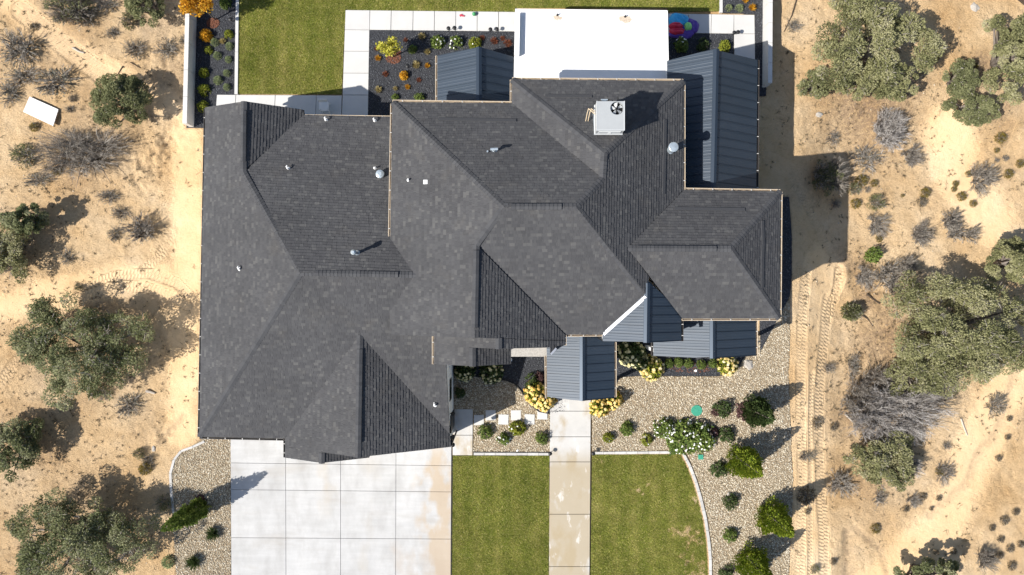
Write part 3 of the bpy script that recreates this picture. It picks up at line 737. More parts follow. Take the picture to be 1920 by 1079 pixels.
gutter(ga, (534.5,824,3.47), (534.5,858,3.47), (600,840), 'gutter_dark', .5)
gutter(ga, (572,218.3,3.47), (733,220.8,3.47), (650,300))

ba = house
b1 = (945,388,8.84); b2 = (1080,388,8.84); bj = (893,459,8.15); bjs = (1211,554,6.93); t1 = (1133,288,8.17); t2 = (1130,335,8.17); f1 = (1177,466,7.52); f2 = (1370,467,7.52)
slope(ba, [[(736,192,6.0), b1, bj, (732,459,6.0)], [(732,459,6.0), bj, (890,633.5,8.1), (731,628,6.0)]])
slope(ba, [[bj, (1058,627,6.0), (1058,640,6.0), (890,633.5,8.12)], [(935,634.5,7.62), (1058,638,6.0), (1058,648,6.0), (1032,652,6.35), (935,654.5,7.62)], [(1058,647,6.0), (1032,664,6.36), (1032,651,6.36)]])
slope(ba, [[(814,628,6.0), (935,634,7.62), (935,654.5,7.62), (886,652,6.99), (814,647,6.0)], [(814,647,6.0), (886,652,6.99), (886,687,6.99), (814,683,6.0)]])
slope(ba, [[(886,650,6.99), (886,687,6.99), (958,683,6.0), (958,647,6.0)]])
slope(ba, [[b1, b2, bjs, (1130,627,5.9), (1058,627,5.9), bj]])
slope(ba, [[(736,192,6.0), (960,195,6.0), t2, b2, b1]])
slope(ba, [[(960.5,150,6.0), t1, t2, (960,195,6.0)]])
slope(ba, [[(960.5,150,6.05), (1281,153,6.05), t1]])
slope(ba, [[t1, (1281,153,6.0), (1281,357,6.0), f1, t2], [t2, f1, b2], [f1, (1217,519,6.94), bjs, b2]])
cap(ba, [(736,192,6.0), b1], drop=.055); cap(ba, [b1, bj], drop=.055); cap(ba, [bj, (890,633,8.1)]); cap(ba, [b1, b2]); cap(ba, [b2, bjs], drop=.055); cap(ba, [b2, t2], drop=.055)
cap(ba, [t2, t1]); cap(ba, [t1, (960.5,150,6.05)], drop=.055); cap(ba, [t1, (1281,153,6.05)], drop=.055); cap(ba, [(935,634,7.62), (935,654,7.62)]); cap(ba, [(886,652,6.99), (886,687,6.99)])
cap(ba, [(893,470,8.15), (890.5,614,8.12)], vent=True, wid=.26); cap(ba, [(958,388,8.85), (1052,388,8.85)], vent=True, wid=.26)
gutter(ba, (736,191,5.97), (960,194,5.97), (850,300)); gutter(ba, (960.5,149,6.0), (1281,152,6.0), (1100,250)); gutter(ba, (959.6,150,5.98), (959.6,193,5.98), (1050,200))
gutter(ba, (1281.5,153,5.97), (1281.5,356,5.97), (1200,250)); gutter(ba, (1059,628,5.87), (1129,627.5,5.87), (1100,500), strap=.55)
gutter(ba, (735.5,195,5.97), (731.3,447,5.97), (800,300), 'gutter'); gutter(ba, (813.5,628.5,5.97), (813.5,683,5.97), (870,655))
gutter(ba, (1058.6,629,5.95), (1058.6,648,5.95), (1000,640), strap=.3)

fa_ = house
slope(fa_, [[f1, (1282,357,6.0), (1463,360,6.0), f2]])
slope(fa_, [[f2, (1463,360,6.0), (1461,597,5.93)]])
slope(fa_, [[f1, f2, (1461,597,5.93), (1279,597,5.93)]])
cap(fa_, [f1, f2]); cap(fa_, [f2, (1463,360,6.0)], drop=.055); cap(fa_, [f2, (1461,597,5.93)], drop=.055); cap(fa_, [(1196,466.1,7.53), (1342,466.8,7.53)], vent=True, wid=.26)
gutter(fa_, (1282,356,5.97), (1463,359,5.97), (1380,450)); gutter(fa_, (1463.6,360,5.97), (1461.6,597,5.9), (1380,450)); gutter(fa_, (1279,598,5.9), (1461,598,5.9), (1380,450))

def slot_vent(parent, pts):
    mb = MB(); q = []
    for u, v in pts: p, n = roof_pt(u, v); q.append((p, n))
    for (p, n), (r_, n2) in zip(q[:-1], q[1:]):
        d = (r_-p).normalized(); s_ = d.cross(n).normalized()
        if s_.z > 0: s_ = -s_
        mb.bar(p+n*.03-s_*.08, r_+n*.03-s_*.08, .17, .04, n)
    mb.obj('slot_vent', M['shingle_cap'], parent)
slot_vent(fa_, [(1264,389.5), (1396,391.5)]); slot_vent(ba, [(1022,178.5), (1110,179.5)]); slot_vent(ba, [(822,222), (968,224.5)])
slot_vent(ba, [(1249,225), (1247.5,300), (1246,365)]); slot_vent(fa_, [(1431,414), (1432.5,452), (1431,490), (1430.5,540)])

# metal roofs: each standing-seam panel a piece of its own
def metal_roof(label, slopes, ridge, pitch_w=.44, eave_gutters=()):
    root = empty('metal_roof', parent=house); root['label'] = label
    for pts in slopes:
        W3 = [P(*p) for p in pts]; n, c = fit(W3)
        W3 = [p-n*n.dot(p-c) for p in W3]
        down = Vector((n.x, n.y, 0)).normalized(); up = (-(down-n*down.dot(n))).normalized(); sx = up.cross(n).normalized()
        q = [((p-c).dot(sx), (p-c).dot(up)) for p in W3]
        PLANES.append(([(p[0], p[1]) for p in pts], n, c))
        s0 = min(a for a, b in q); s1 = max(a for a, b in q)
        def trange(s):
            s = min(max(s, s0+1e-4), s1-1e-4); ts = []
            for i in range(len(q)):
                (a, b), (a2, b2) = q[i], q[(i+1) % len(q)]
                if (a-s)*(a2-s) <= 0 and a != a2: ts.append(b+(b2-b)*(s-a)/(a2-a))
            return (min(ts), max(ts)) if ts else (0, 0)
        N_ = max(1, round((s1-s0)/pitch_w)); pw = (s1-s0)/N_
        prof = [(0,.0),(.004,.038),(.022,.038),(.026,.004),(.30*pw,.002),(.30*pw+.02,.006),(.30*pw+.04,.006),(.30*pw+.06,.002),(.66*pw,.002),(.66*pw+.02,.006),(.66*pw+.04,.006),(.66*pw+.06,.002),(pw-.0015,.0)]
        for i in range(N_):
            mb = MB(); a0 = s0+i*pw; top = []; tt = rs.random()
            for ds, hh in prof:
                lo, hi = trange(a0+ds); top.append((c+sx*(a0+ds)+up*lo+n*hh, c+sx*(a0+ds)+up*hi+n*hh))
            for (p0, p1), (r0, r1) in zip(top[:-1], top[1:]):
                mb.add([p0, r0, r1, p1], [(0,1,2,3)], tt)
            vs_ = [top[0][0], top[-1][0], top[-1][1], top[0][1]]; mb.add([v-n*.02 for v in vs_]+[v-n*.10 for v in vs_], [(0,1,2,3),(7,6,5,4),(0,4,5,1),(1,5,6,2),(2,6,7,3),(3,7,4,0)], tt)
            mb.obj('roof_panel', M['metal'], root)
    if ridge:
        A, B = P(*ridge[0]), P(*ridge[1]); d = (B-A).normalized(); r = d.cross(Vector((0, 0, 1))); mb = MB(); dr = Vector((0, 0, -.07)); up_ = Vector((0, 0, .065))
        vs_ = [A+up_, A+up_+dr+r*.14, A+up_+dr-r*.14, B+up_, B+up_+dr+r*.14, B+up_+dr-r*.14]
        vs_ += [v-Vector((0, 0, .03)) for v in vs_]
        mb.add(vs_, [(0,1,4,3),(0,3,5,2),(1,7,10,4),(2,5,11,8),(0,6,7,1),(0,2,8,6),(3,4,10,9),(3,9,11,5)])
        mb.obj('ridge_flashing', M['metal_trim'], root)
    for g in eave_gutters: gutter(house, *g)
    return root
metal_roof('small metal gable roof over the rear porch left of the white patio cover', [[(820,105,3.0), (898,88.5,4.34), (898,200,4.34), (820,200,3.0)], [(898,88.5,4.34), (963,104,3.18), (962,200,3.18), (898,200,4.34)]], [(898,88.5,4.34), (898,200,4.34)], eave_gutters=[((819.5,105,2.97), (819.5,196,2.97), (880,150), 'gutter')])
metal_roof('long metal gable roof over the right side porch', [[(1250,112,3.7), (1343,92.5,5.04), (1337,374,5.04), (1253,374,3.7)], [(1343,92.5,5.04), (1420,113,3.4), (1418,374,3.4), (1337,374,5.04)]], [(1343,92.5,5.04), (1337,374,5.04)], eave_gutters=[((1420.6,113,3.37), (1418.6,368,3.37), (1380,200), 'gutter_dark')])
metal_roof('metal gable roof over the front entry walk', [[(1025,650,3.4), (1092,640,4.24), (1092,752,4.24), (1026,747,3.4)], [(1092,618,4.24), (1152,622,3.4), (1152,746.5,3.4), (1092,752,4.24)], [(1062,618,3.85), (1092,618,4.24), (1092,640.1,4.24), (1062,644.6,3.85)]], [(1092,618,4.24), (1092,752,4.24)], eave_gutters=[((1024.5,668,3.37), (1025.5,747,3.37), (1080,700), 'gutter'), ((1152.6,642,3.37), (1152.6,745,3.37), (1100,700), 'gutter')])
jr = metal_roof('bright-edged metal cross gable between middle roof and right wing', [[(1213,545,6.98), (1212,643,6.98), (1130,640,5.85), (1130,627.5,5.85)], [(1213.5,526,6.98), (1277,584,5.88), (1277.5,640,5.85), (1212,643,6.98)]], [(1213.5,531,6.98), (1212,643,6.98)], eave_gutters=[((1278,598,5.85), (1278,640,5.82), (1220,620), 'gutter_dark', .5)])
mb = MB(); mb.bar(P(1211,556.5,7.02), P(1131,627.5,5.93), .16, .03); mb.obj('valley_flashing', M['flash'], jr)
metal_roof('metal gable roof under the right wing eave above the front window bed', [[(1225,576,3.3), (1336,576,4.64), (1336,672.5,4.64), (1225,667.5,3.3)], [(1336,576,4.64), (1417,576,3.3), (1417,667.5,3.3), (1336,672.5,4.64)]], [(1336,576,4.64), (1336,672.5,4.64)], eave_gutters=[((1224.5,600,3.27), (1224.5,667,3.27), (1300,620), 'gutter_dark'), ((1417.6,576,3.27), (1417.6,667,3.27), (1360,620), 'gutter')])
mb = MB(); mb.bar(P(1033,664.5,6.40), P(1043,653.5,6.32), .09, .03); mb.obj('step_flashing', M['flash'], house)

# flat white patio cover
pr = empty('patio_cover', parent=house); pr['label'] = 'flat white membrane roof over the covered patio'
mb = MB(); q = [P(966,17,3.2), P(1251,20,3.2), P(1254.5,160,3.2), P(963,160,3.2)]; mb.prism([(p.x, p.y) for p in q], 2.85, 3.2); deck = mb.obj('flat_roof', M['membrane'], pr)
def bar_px(mb, a, b, wd, z0, z1):
    A, B = P(*a, z1), P(*b, z1); m_ = Vector((0, 0, (z0-z1)/2)); mb.bar(A+m_, B+m_, wd, z1-z0)
mb = MB(); bar_px(mb, (970.5,24), (969,103), .25, 3.19, 3.52); mb.obj('parapet', M['membrane'], pr)
mb = MB(); bar_px(mb, (966,18.6), (1251,21.6), .10, 3.19, 3.25); bar_px(mb, (1250,20), (1253,160), .10, 3.19, 3.26); mb.obj('edge_trim', M['membrane'], pr)
for u, v, r_ in ((1045,32,.20), (1172,35,.28), (1012,88,.16), (1212,91,.16)):
    mb = MB(); p = P(u, v, 3.2); c_ = []
    for i in range(16):
        a = i*math.pi/8; rr = r_*(.75+.5*random.random()); c_.append((p.x+rr*math.cos(a)*1.1, p.y-.05+rr*math.sin(a)*(.35 if v > 60 else .7)*(1 if v < 60 else .5)))
    mb.prism(c_, 3.19, 3.204, .3 if v < 60 else .9); mb.obj('rust_mark', M['rust'], pr)
    if v < 60:
        mb = MB(); mb.lathe((p.x, p.y+.09, 3.2), [(.06, 0), (.05, .05), (.03, .06), (.03, .16)], 10); mb.obj('roof_drain', M['black'], pr)
for u, v in ((975,20), (1240,24), (1106,21)):                              # posts down to the patio
    mb = MB(); p = P(u, v, 0); pt = P(u, v, 2.9); mb.box(pt.x-.12, pt.y-.32, 0, pt.x+.12, pt.y-.08, 2.86); mb.obj('post', M['stucco'], pr)

# walls under the roofs (plan in yard pixels from the centre)
def wall_box(x0, x1, y0, y1, z0, z1):
    mb = MB(); mb.box(x0*S, y0*S, z0, x1*S, y1*S, z1); return mb.obj('wall', M['stucco'], house)
wall_box(-516, -112, -244, 279, -.3, 3.35)
wall_box(-378, -110, -272, -243.5, -.3, 3.28)
wall_box(-513, -375, 278.5, 297, -.3, 3.3)
wall_box(-180, 76, -66, 284, -.3, 5.7)
wall_box(9, 258, 40, 318, -.3, 5.72)
wall_box(256, 414, -41, 141, -1.4, 5.68)
wall_box(-114, 74, -84, -65, -.3, 5.66)
wall_box(-113, -10, -112, -83.5, -.3, 5.64)
wall_box(147, 266, -80, -30, -.3, 5.62)
# gable wall at the garage's east end, its top following the roof slope
mb = MB(); x0, x1 = -112.6*S, -109.6*S
ys = [-243.4, -180, -122]; zs = [3.3, 3.98, 4.66]
for (ya, za), (yb, zb) in zip(list(zip(ys, zs))[:-1], list(zip(ys, zs))[1:]):
    mb.add([(x0,ya*S,-.2),(x1,ya*S,-.2),(x1,yb*S,-.2),(x0,yb*S,-.2),(x0,ya*S,za),(x1,ya*S,za),(x1,yb*S,zb),(x0,yb*S,zb)], [(4,5,6,7),(0,1,5,4),(1,2,6,5),(2,3,7,6),(3,0,4,7)])
gw = mb.obj('gable_wall', M['stucco'], house); gw['label'] = 'light grey stucco end wall of the garage with a window and a side door'
mb = MB(); mb.box(x1-.02, -200*S, 1.5, x1+.03, -162*S, 2.5); wf = mb.obj('window', M['black'], house)
mb = MB(); mb.box(x1-.01, -198*S, 1.56, x1+.034, -164*S, 2.44); mb.obj('pane', M['window'], wf)
mb = MB(); mb.box(x1-.02, -268*S+.3, 0, x1+.062, -228*S, 2.15); dr_ = mb.obj('door', M['black'], house)
mb = MB(); mb.bar((x1+.09, -232*S, .95), (x1+.09, -232*S, 1.10), .03, .03, (1, 0, 0)); mb.obj('handle', M['galv'], dr_)
for yy in (-222, -263, -277):
    mb = MB(); p = (x1+.17, yy*S, 2.2)
    mb.lathe(p, [(.03, .0), (.10, .02), (.11, .22), (.02, .30)], 10); mb.bar((x1, yy*S, 2.3), (x1+.15, yy*S, 2.3), .04, .04); mb.obj('wall_lamp', M['black'], house)
mb = MB(); mb.box(-1*S, -119*S, -.1, 67*S, -96*S, 2.75); lw = mb.obj('bay_wall', M['stone'], house)
mb = MB(); mb.box(-2*S, -120*S, 2.75, 68*S, -95*S, 2.85); mb.obj('stone_cap', M['stone'], lw)
# porch posts
for (u, v, zt) in ((1036,742,3.2), (1142,740,3.2), (1234,660,3.1), (1408,660,3.1), (828,112,2.9), (1411,120,3.2), (1411,240,3.2)):
    p = P(u, v, zt); mb = MB(); mb.box(p.x-.09, p.y-.09, -.4, p.x+.09, p.y+.09, zt+.05); mb.obj('porch_post', M['stucco'], house)

# vents on the roof
def vent(u, v, kind, label):
    """(u, v) is where the visible top stands; the foot is sought below it"""
    p, n = roof_pt(u, v); b = p.copy(); mb = MB()
    if kind == 'pipe':
        mb.lathe(b-Vector((0,0,.05)), [(.11, 0), (.10, .07), (.05, .10), (.05, .32), (.045, .33)], 10); mt = M['white_plastic']
    elif kind == 'tall':
        mb.lathe(b-Vector((0,0,.06)), [(.16, 0), (.13, .08), (.075, .14), (.075, .75), (.12, .76), (.12, .92), (.06, .98)], 12); mt = M['galv']
    elif kind == 'goose':
        mb.lathe(b-Vector((0,0,.05)), [(.15, 0), (.13, .07), (.07, .09), (.07, .20)], 10); mb.tube([b+Vector((0,0,.1)), b+Vector((0,0,.26)), b+Vector((-.05,.12,.28)), b+Vector((-.05,.17,.18))], .055, 8); mt = M['white_plastic']
    elif kind == 'tee':
        mb.lathe(b-Vector((0,0,.06)), [(.17, 0), (.14, .08), (.07, .12), (.07, .50)], 12); mb.tube([b+Vector((-.20,.0,.52)), b+Vector((.20,.02,.52))], .075, 8); mb.tube([b+Vector((-.36,-.05,0)), b+Vector((-.36,-.05,.26))], .05, 8); mt = M['galv']
    elif kind == 'cap':
        mb.lathe(b-Vector((0,0,.06)), [(.26, 0), (.21, .1), (.16, .14), (.16, .26), (.27, .30), (.25, .40), (.12, .47)], 14); mt = M['galv']
    elif kind == 'flue':
        top = b+Vector((.16, .13, .95)); mb.lathe(b-Vector((0,0,.12)), [(.26, 0), (.25, .18), (.22, .2), (.22, .9)], 14); mb.lathe(b+Vector((0,0,.80)), [(.22, 0), (.30, .03), (.31, .22), (.26, .26), (.10, .28)], 16); mt = M['galv']
    elif kind == 'box':
        mb.bar(b+Vector((-.13,0,.05)), b+Vector((.13,0,.05)), .26, .14, n); mt = M['white_plastic']
    k_ = {'goose': .72, 'cap': .8, 'flue': .74, 'pipe': .8, 'tee': .85, 'box': .75}.get(kind, 1); mb.V = [tuple(b+(Vector(q)-b)*k_) for q in mb.V]
    o = mb.obj('vent_pipe' if kind != 'box' else 'roof_vent', mt, house); o['label'] = label
vent(612,226,'goose','short white gooseneck vent near the rear left gutter'); vent(703,228,'goose','short white gooseneck vent beside the middle roof wall'); vent(541,317,'goose','white vent alone on the dark rear garage slope')
vent(703,316,'pipe','thin vent just above the round galvanised cap'); vent(714,328,'cap','round galvanised cap vent by the roof step'); vent(670,475,'tall','galvanised stack vent casting a long shadow'); vent(450,505,'goose','small white vent on the left slope')
vent(766,338,'pipe','white pipe vent left of a square one'); vent(798,342,'box','small white square vent'); vent(927,284,'tee','galvanised tee vent casting a long shadow'); vent(1256,282,'flue','large galvanised flue near the right eave'); vent(816,760,'goose','white gooseneck vent near the garage end wall')

# rooftop air conditioner
zt, zb = 8.72, 7.98
cx0, cx1, cy0, cy1 = 123*S, 163*S, 228*S, 270*S
cc = Vector(((cx0+cx1)/2, (cy0+cy1)/2, zb)); hx, hy = (cx1-cx0)/2, (cy1-cy0)/2
ac = empty('air_conditioner', cc, 'grey boxy air conditioning unit with a round top fan standing on the roof', 'air conditioner')
mb = MB(); hh = zt-zb; fc = Vector((.27, .33)); fr_ = .285; nseg = 32
ring = []; outer = []
for i in range(nseg):
    a = 2*math.pi*i/nseg; d = Vector((math.cos(a), math.sin(a))); ring.append((fc.x+fr_*d.x, fc.y+fr_*d.y))
    ts = [((hx if d.x > 0 else -hx)-fc.x)/d.x if abs(d.x) > 1e-6 else 9, ((hy if d.y > 0 else -hy)-fc.y)/d.y if abs(d.y) > 1e-6 else 9]
    t_ = min(x for x in ts if x > 0); outer.append((fc.x+d.x*t_, fc.y+d.y*t_))
vs_ = [(x, y, hh) for x, y in ring]+[(x, y, hh) for x, y in outer]+[(x, y, hh-.25) for x, y in ring]
mb.add(vs_, [(i, nseg+i, nseg+(i+1)%nseg, (i+1)%nseg) for i in range(nseg)]+[(i, (i+1)%nseg, 2*nseg+(i+1)%nseg, 2*nseg+i) for i in range(nseg)])
for sx_, sy_ in ((1,1),(1,-1),(-1,1),(-1,-1)):                              # corner fillers of the top
    best = [o for o in outer]
    c_ = (hx*sx_, hy*sy_); near = sorted(best, key=lambda o: (o[0]-c_[0])**2+(o[1]-c_[1])**2)[:2]
    mb.add([(*c_, hh), (*near[0], hh), (*near[1], hh)], [(0,1,2)])
mb.add([(-hx,-hy,0),(hx,-hy,0),(hx,hy,0),(-hx,hy,0),(-hx,-hy,hh),(hx,-hy,hh),(hx,hy,hh),(-hx,hy,hh)], [(3,2,1,0),(0,1,5,4),(1,2,6,5),(2,3,7,6),(3,0,4,7)])
mb.obj('cabinet', M['grey_paint'], ac)
mb = MB(); mb.box(-hx-.03, -hy-.03, -.05, hx+.03, hy+.03, .045); mb.obj('base_rail', M['grey_paint2'], ac)
mb = MB(); mb.box(-hx-.012, -hy-.012, hh-.03, hx+.012, -hy+.02, hh+.01); mb.box(-hx-.012, -hy+.02, hh-.03, -hx+.02, hy+.012, hh+.012); mb.box(hx-.02, -hy+.02, hh-.03, hx+.012, hy+.012, hh+.012); mb.obj('top_trim', M['grey_paint2'], ac)
mb = MB(); mb.box(-hx+.12, -hy-.025, .15, hx-.12, -hy+.01, hh-.2); mb.box(-.06, -hy-.05, .25, .06, -hy-.02, .38); mb.obj('service_panel', M['grey_paint2'], ac)
mb = MB(); mb.lathe((fc.x, fc.y, hh-.24), [(fr_-.002, 0), (fr_-.002, .01)], 24); mb.obj('fan_well', M['black'], ac)
fan = empty('fan', (fc.x, fc.y, hh-.12), parent=ac)
mb = MB(); mb.lathe((0, 0, -.05), [(.06, 0), (.06, .10), (.03, .12)], 12); mb.obj('hub', M['black'], fan)
for i in range(5):
    a = i*2*math.pi/5+.5; mb = MB(); d = Vector((math.cos(a), math.sin(a), 0)); s_ = Vector((-d.y, d.x, 0))
    q = [d*.06-s_*.03+Vector((0,0,.03)), d*.26-s_*.09+Vector((0,0,.05)), d*.25+s_*.08-Vector((0,0,.04)), d*.06+s_*.03-Vector((0,0,.02))]
    mb.add(q+[p-Vector((0,0,.008)) for p in q], [(0,1,2,3),(7,6,5,4),(0,4,5,1),(1,5,6,2),(2,6,7,3),(3,7,4,0)]); mb.obj('blade', M['grey_paint2'], fan)
mb = MB()
for k_ in range(6):
    a = k_*math.pi/6; d = Vector((math.cos(a), math.sin(a), 0))*fr_; mb.bar(Vector((fc.x, fc.y, hh+.012))-d, Vector((fc.x, fc.y, hh+.012))+d, .006, .006)
mb.obj('fan_guard', M['black'], ac)
rz = roof_pt(1144,225)[0].z-zb
mb = MB()
for x in (-hx+.05, hx-.05): mb.box(x-.04, -hy+.02, rz-.9, x+.04, hy-.02, -.04)
mb.obj('stand', M['galv'], ac)
for off in (0, .11):
    mb = MB(); mb.tube([(-hx-.02, .30-off, .25), (-hx-.14-off, .36, .35), (-hx-.2-off, .42, .30), (-hx-.22-off, .30, -.1), (-hx-.22-off, .05, rz-.15)], .022, 7); mb.obj('refrigerant_pipe', M['copper'], ac)
mb = MB(); mb.tube([(.1, hy, .3), (.15, hy+.15, .35), (.0, hy+.25, .1), (.0, hy+.1, rz-.2)], .018, 6); mb.tube([(.32, hy, .35), (.42, hy+.3, .15), (.5, hy+.55, rz+.05)], .014, 6); mb.obj('cable', M['black'], ac)
mb = MB(); mb.box(-.34, hy, .25, -.16, hy+.09, .55); mb.box(-.40, hy+.09, .5, -.10, hy+.14, .58); mb.obj('disconnect_box', M['galv'], ac)

for (u, v, u2, v2, z0_) in ((569,207,569.5,217,3.4), (1131,630,1131.5,639,5.8), (846,818,846.5,834,3.35), (1278,640,1276,630,5.7)):
    mb = MB(); A, B = P(u, v, z0_), P(u2, v2, z0_); mb.bar(A, B, .07, .07); mb.bar(B+Vector((0,0,.03)), B-Vector((0,0,z0_-.05)), .07, .07, (0,1,0)); dsp = mb.obj('downspout', M['black'], house)
# gable end walls under the rakes
def gable(y, x0, xr, x1, ze, zr, zb=None):
    ze -= .26; zr -= .26; q = [(x0, ze), (xr, zr), (x1, ze)]; zb = ze-.4 if zb is None else zb
    f = [(x*S, y*S, z) for x, z in q]; b_ = [(x*S, (y+3)*S, z) for x, z in q]
    mb = MB(); mb.add(f+[(x1*S, y*S, zb), (x0*S, y*S, zb)]+b_+[(x1*S, (y+3)*S, zb), (x0*S, (y+3)*S, zb)],
        [(4,3,2,1,0), (5,6,7,8,9), (0,1,6,5), (1,2,7,6), (3,4,9,8), (2,3,8,7), (4,0,5,9)])
    mb.obj('gable_wall', M['stucco'], house)
gable(-71, -188, -55, 79, 6.0, 8.08); gable(-88, -120, -20, 79, 6.0, 7.6); gable(-117.5, -121, -60.5, 0, 6.0, 6.97); gable(-82.5, 146, 206, 266, 5.85, 6.96)
gable(299, -518, -440, -360, 3.5, 4.88); gable(-271, -384, -246, -108, 3.5, 5.55, 2.6); gable(-286, -384, -314, -246, 3.5, 4.56, 3.0)
# ------------------------------------------------------------------ plants
def unit(v): return v/np.maximum(np.linalg.norm(v, axis=-1, keepdims=True), 1e-9)
def rdir(g, n): return unit(g.normal(size=(n, 3)))
def leaves(name, Cc, A, Nn, L, Wd, tint, mat):
    n = len(Cc); A = unit(A); Sd = unit(np.cross(Nn, A)); L = np.broadcast_to(L, (n,))[:, None]; Wd = np.broadcast_to(Wd, (n,))[:, None]
    up = unit(np.cross(A, Sd))
    V = np.stack([Cc-A*L*.5, Cc+Sd*Wd*.5+up*L*.06, Cc+A*L*.5, Cc-Sd*Wd*.5+up*L*.06], 1).reshape(-1, 3)
    return np_mesh(name, V, [np.arange(4*n).reshape(-1, 4)], np.clip(tint, 0, 1), mat)
def strands(P0, P1, bend, r0, r1, K=3):
    """three-sided tapering twigs from P0 to P1, bowed by 'bend'"""
    n = len(P0); t = np.linspace(0, 1, K+1)[None, :, None]
    pts = P0[:, None]*(1-t)+P1[:, None]*t+bend[:, None]*(4*t*(1-t))
    ax = unit(P1-P0); ref = np.where(np.abs(ax[:, 2:3]) > .9, np.array([[1., 0, 0]]), np.array([[0, 0, 1.]]))
    a = unit(np.cross(ax, ref)); b = np.cross(ax, a)
    r = (np.reshape(r0, (-1, 1))*(1-t[..., 0])+np.reshape(r1, (-1, 1))*t[..., 0])
    V = np.stack([pts+(a*math.cos(q)+b*math.sin(q))[:, None]*r[..., None] for q in (0, 2.094, 4.189)], 2)   # n,K+1,3,3
    base = (np.arange(n)*(K+1)*3)[:, None, None]; f = []
    for j in range(K):
        for s in range(3):
            f.append([j*3+s, j*3+(s+1) % 3, (j+1)*3+(s+1) % 3, (j+1)*3+s])
    F = (np.array(f)[None]+base).reshape(-1, 4)
    return V.reshape(-1, 3), F, 3*K
def strand_mesh(name, sets, mat, g, lo=0., hi=1.):
    Vs, Fs, T, o = [], [], [], 0
    for V, F, per in sets:
        Vs.append(V); Fs.append(F+o); o += len(V); T.append(np.repeat(lo+(hi-lo)*g.random(len(F)//per), per))
    return np_mesh(name, np.concatenate(Vs), [np.concatenate(Fs)], np.concatenate(T), mat)
def twig_sets(g, n_main, n_sub, rad=1.0, hgt=1.0, thick=.02, spread=1.0, lean=(0, 0), arc=6.283, a0=0.):
    th = a0+g.random(n_main)*arc; rr = np.sqrt(g.random(n_main))*spread; el = g.random(n_main)
    tip = np.stack([np.cos(th)*rr*rad+lean[0], np.sin(th)*rr*rad+lean[1], hgt*(.35+.65*np.sqrt(np.maximum(0, 1-rr**2*.8))*(.5+.5*el))], -1)
    P0 = np.concatenate([g.normal(size=(n_main, 2))*.06*rad, np.zeros((n_main, 1))], 1)
    bd = g.normal(size=(n_main, 3))*.07*rad; bd[:, 2] += .10*hgt
    out = [strands(P0, tip, bd, np.full(n_main, thick*1.7), np.full(n_main, thick*.45), 4)]
    m = n_main*n_sub; i = np.repeat(np.arange(n_main), n_sub); t = (.35+.62*g.random(m))[:, None]
    s0 = P0[i]*(1-t)+tip[i]*t+bd[i]*(4*t*(1-t)); d = unit(unit(tip[i]-P0[i])+.75*rdir(g, m))
    L = (.12+.28*g.random(m))[:, None]*rad
    out.append(strands(s0, s0+d*L, g.normal(size=(m, 3))*.03*rad, np.full(m, thick*.75), np.full(m, thick*.3), 2))
    return out
def limb_mesh(name, base, tips, r0, mat, g):
    mb = MB(); base = Vector(base)
    for i, tp in enumerate(tips):
        tp = Vector(tp); mid = base.lerp(tp, .5)+Vector((g.normal()*.12, g.normal()*.12, (tp-base).length*.06))
        mb.tube([base+Vector((g.normal()*.04, g.normal()*.04, -.1)), base.lerp(mid, .55)+Vector((0, 0, .05)), mid, tp], [r0, r0*.72, r0*.48, r0*.16], 6, t=g.random())
    return mb.mesh(name, mat, True)

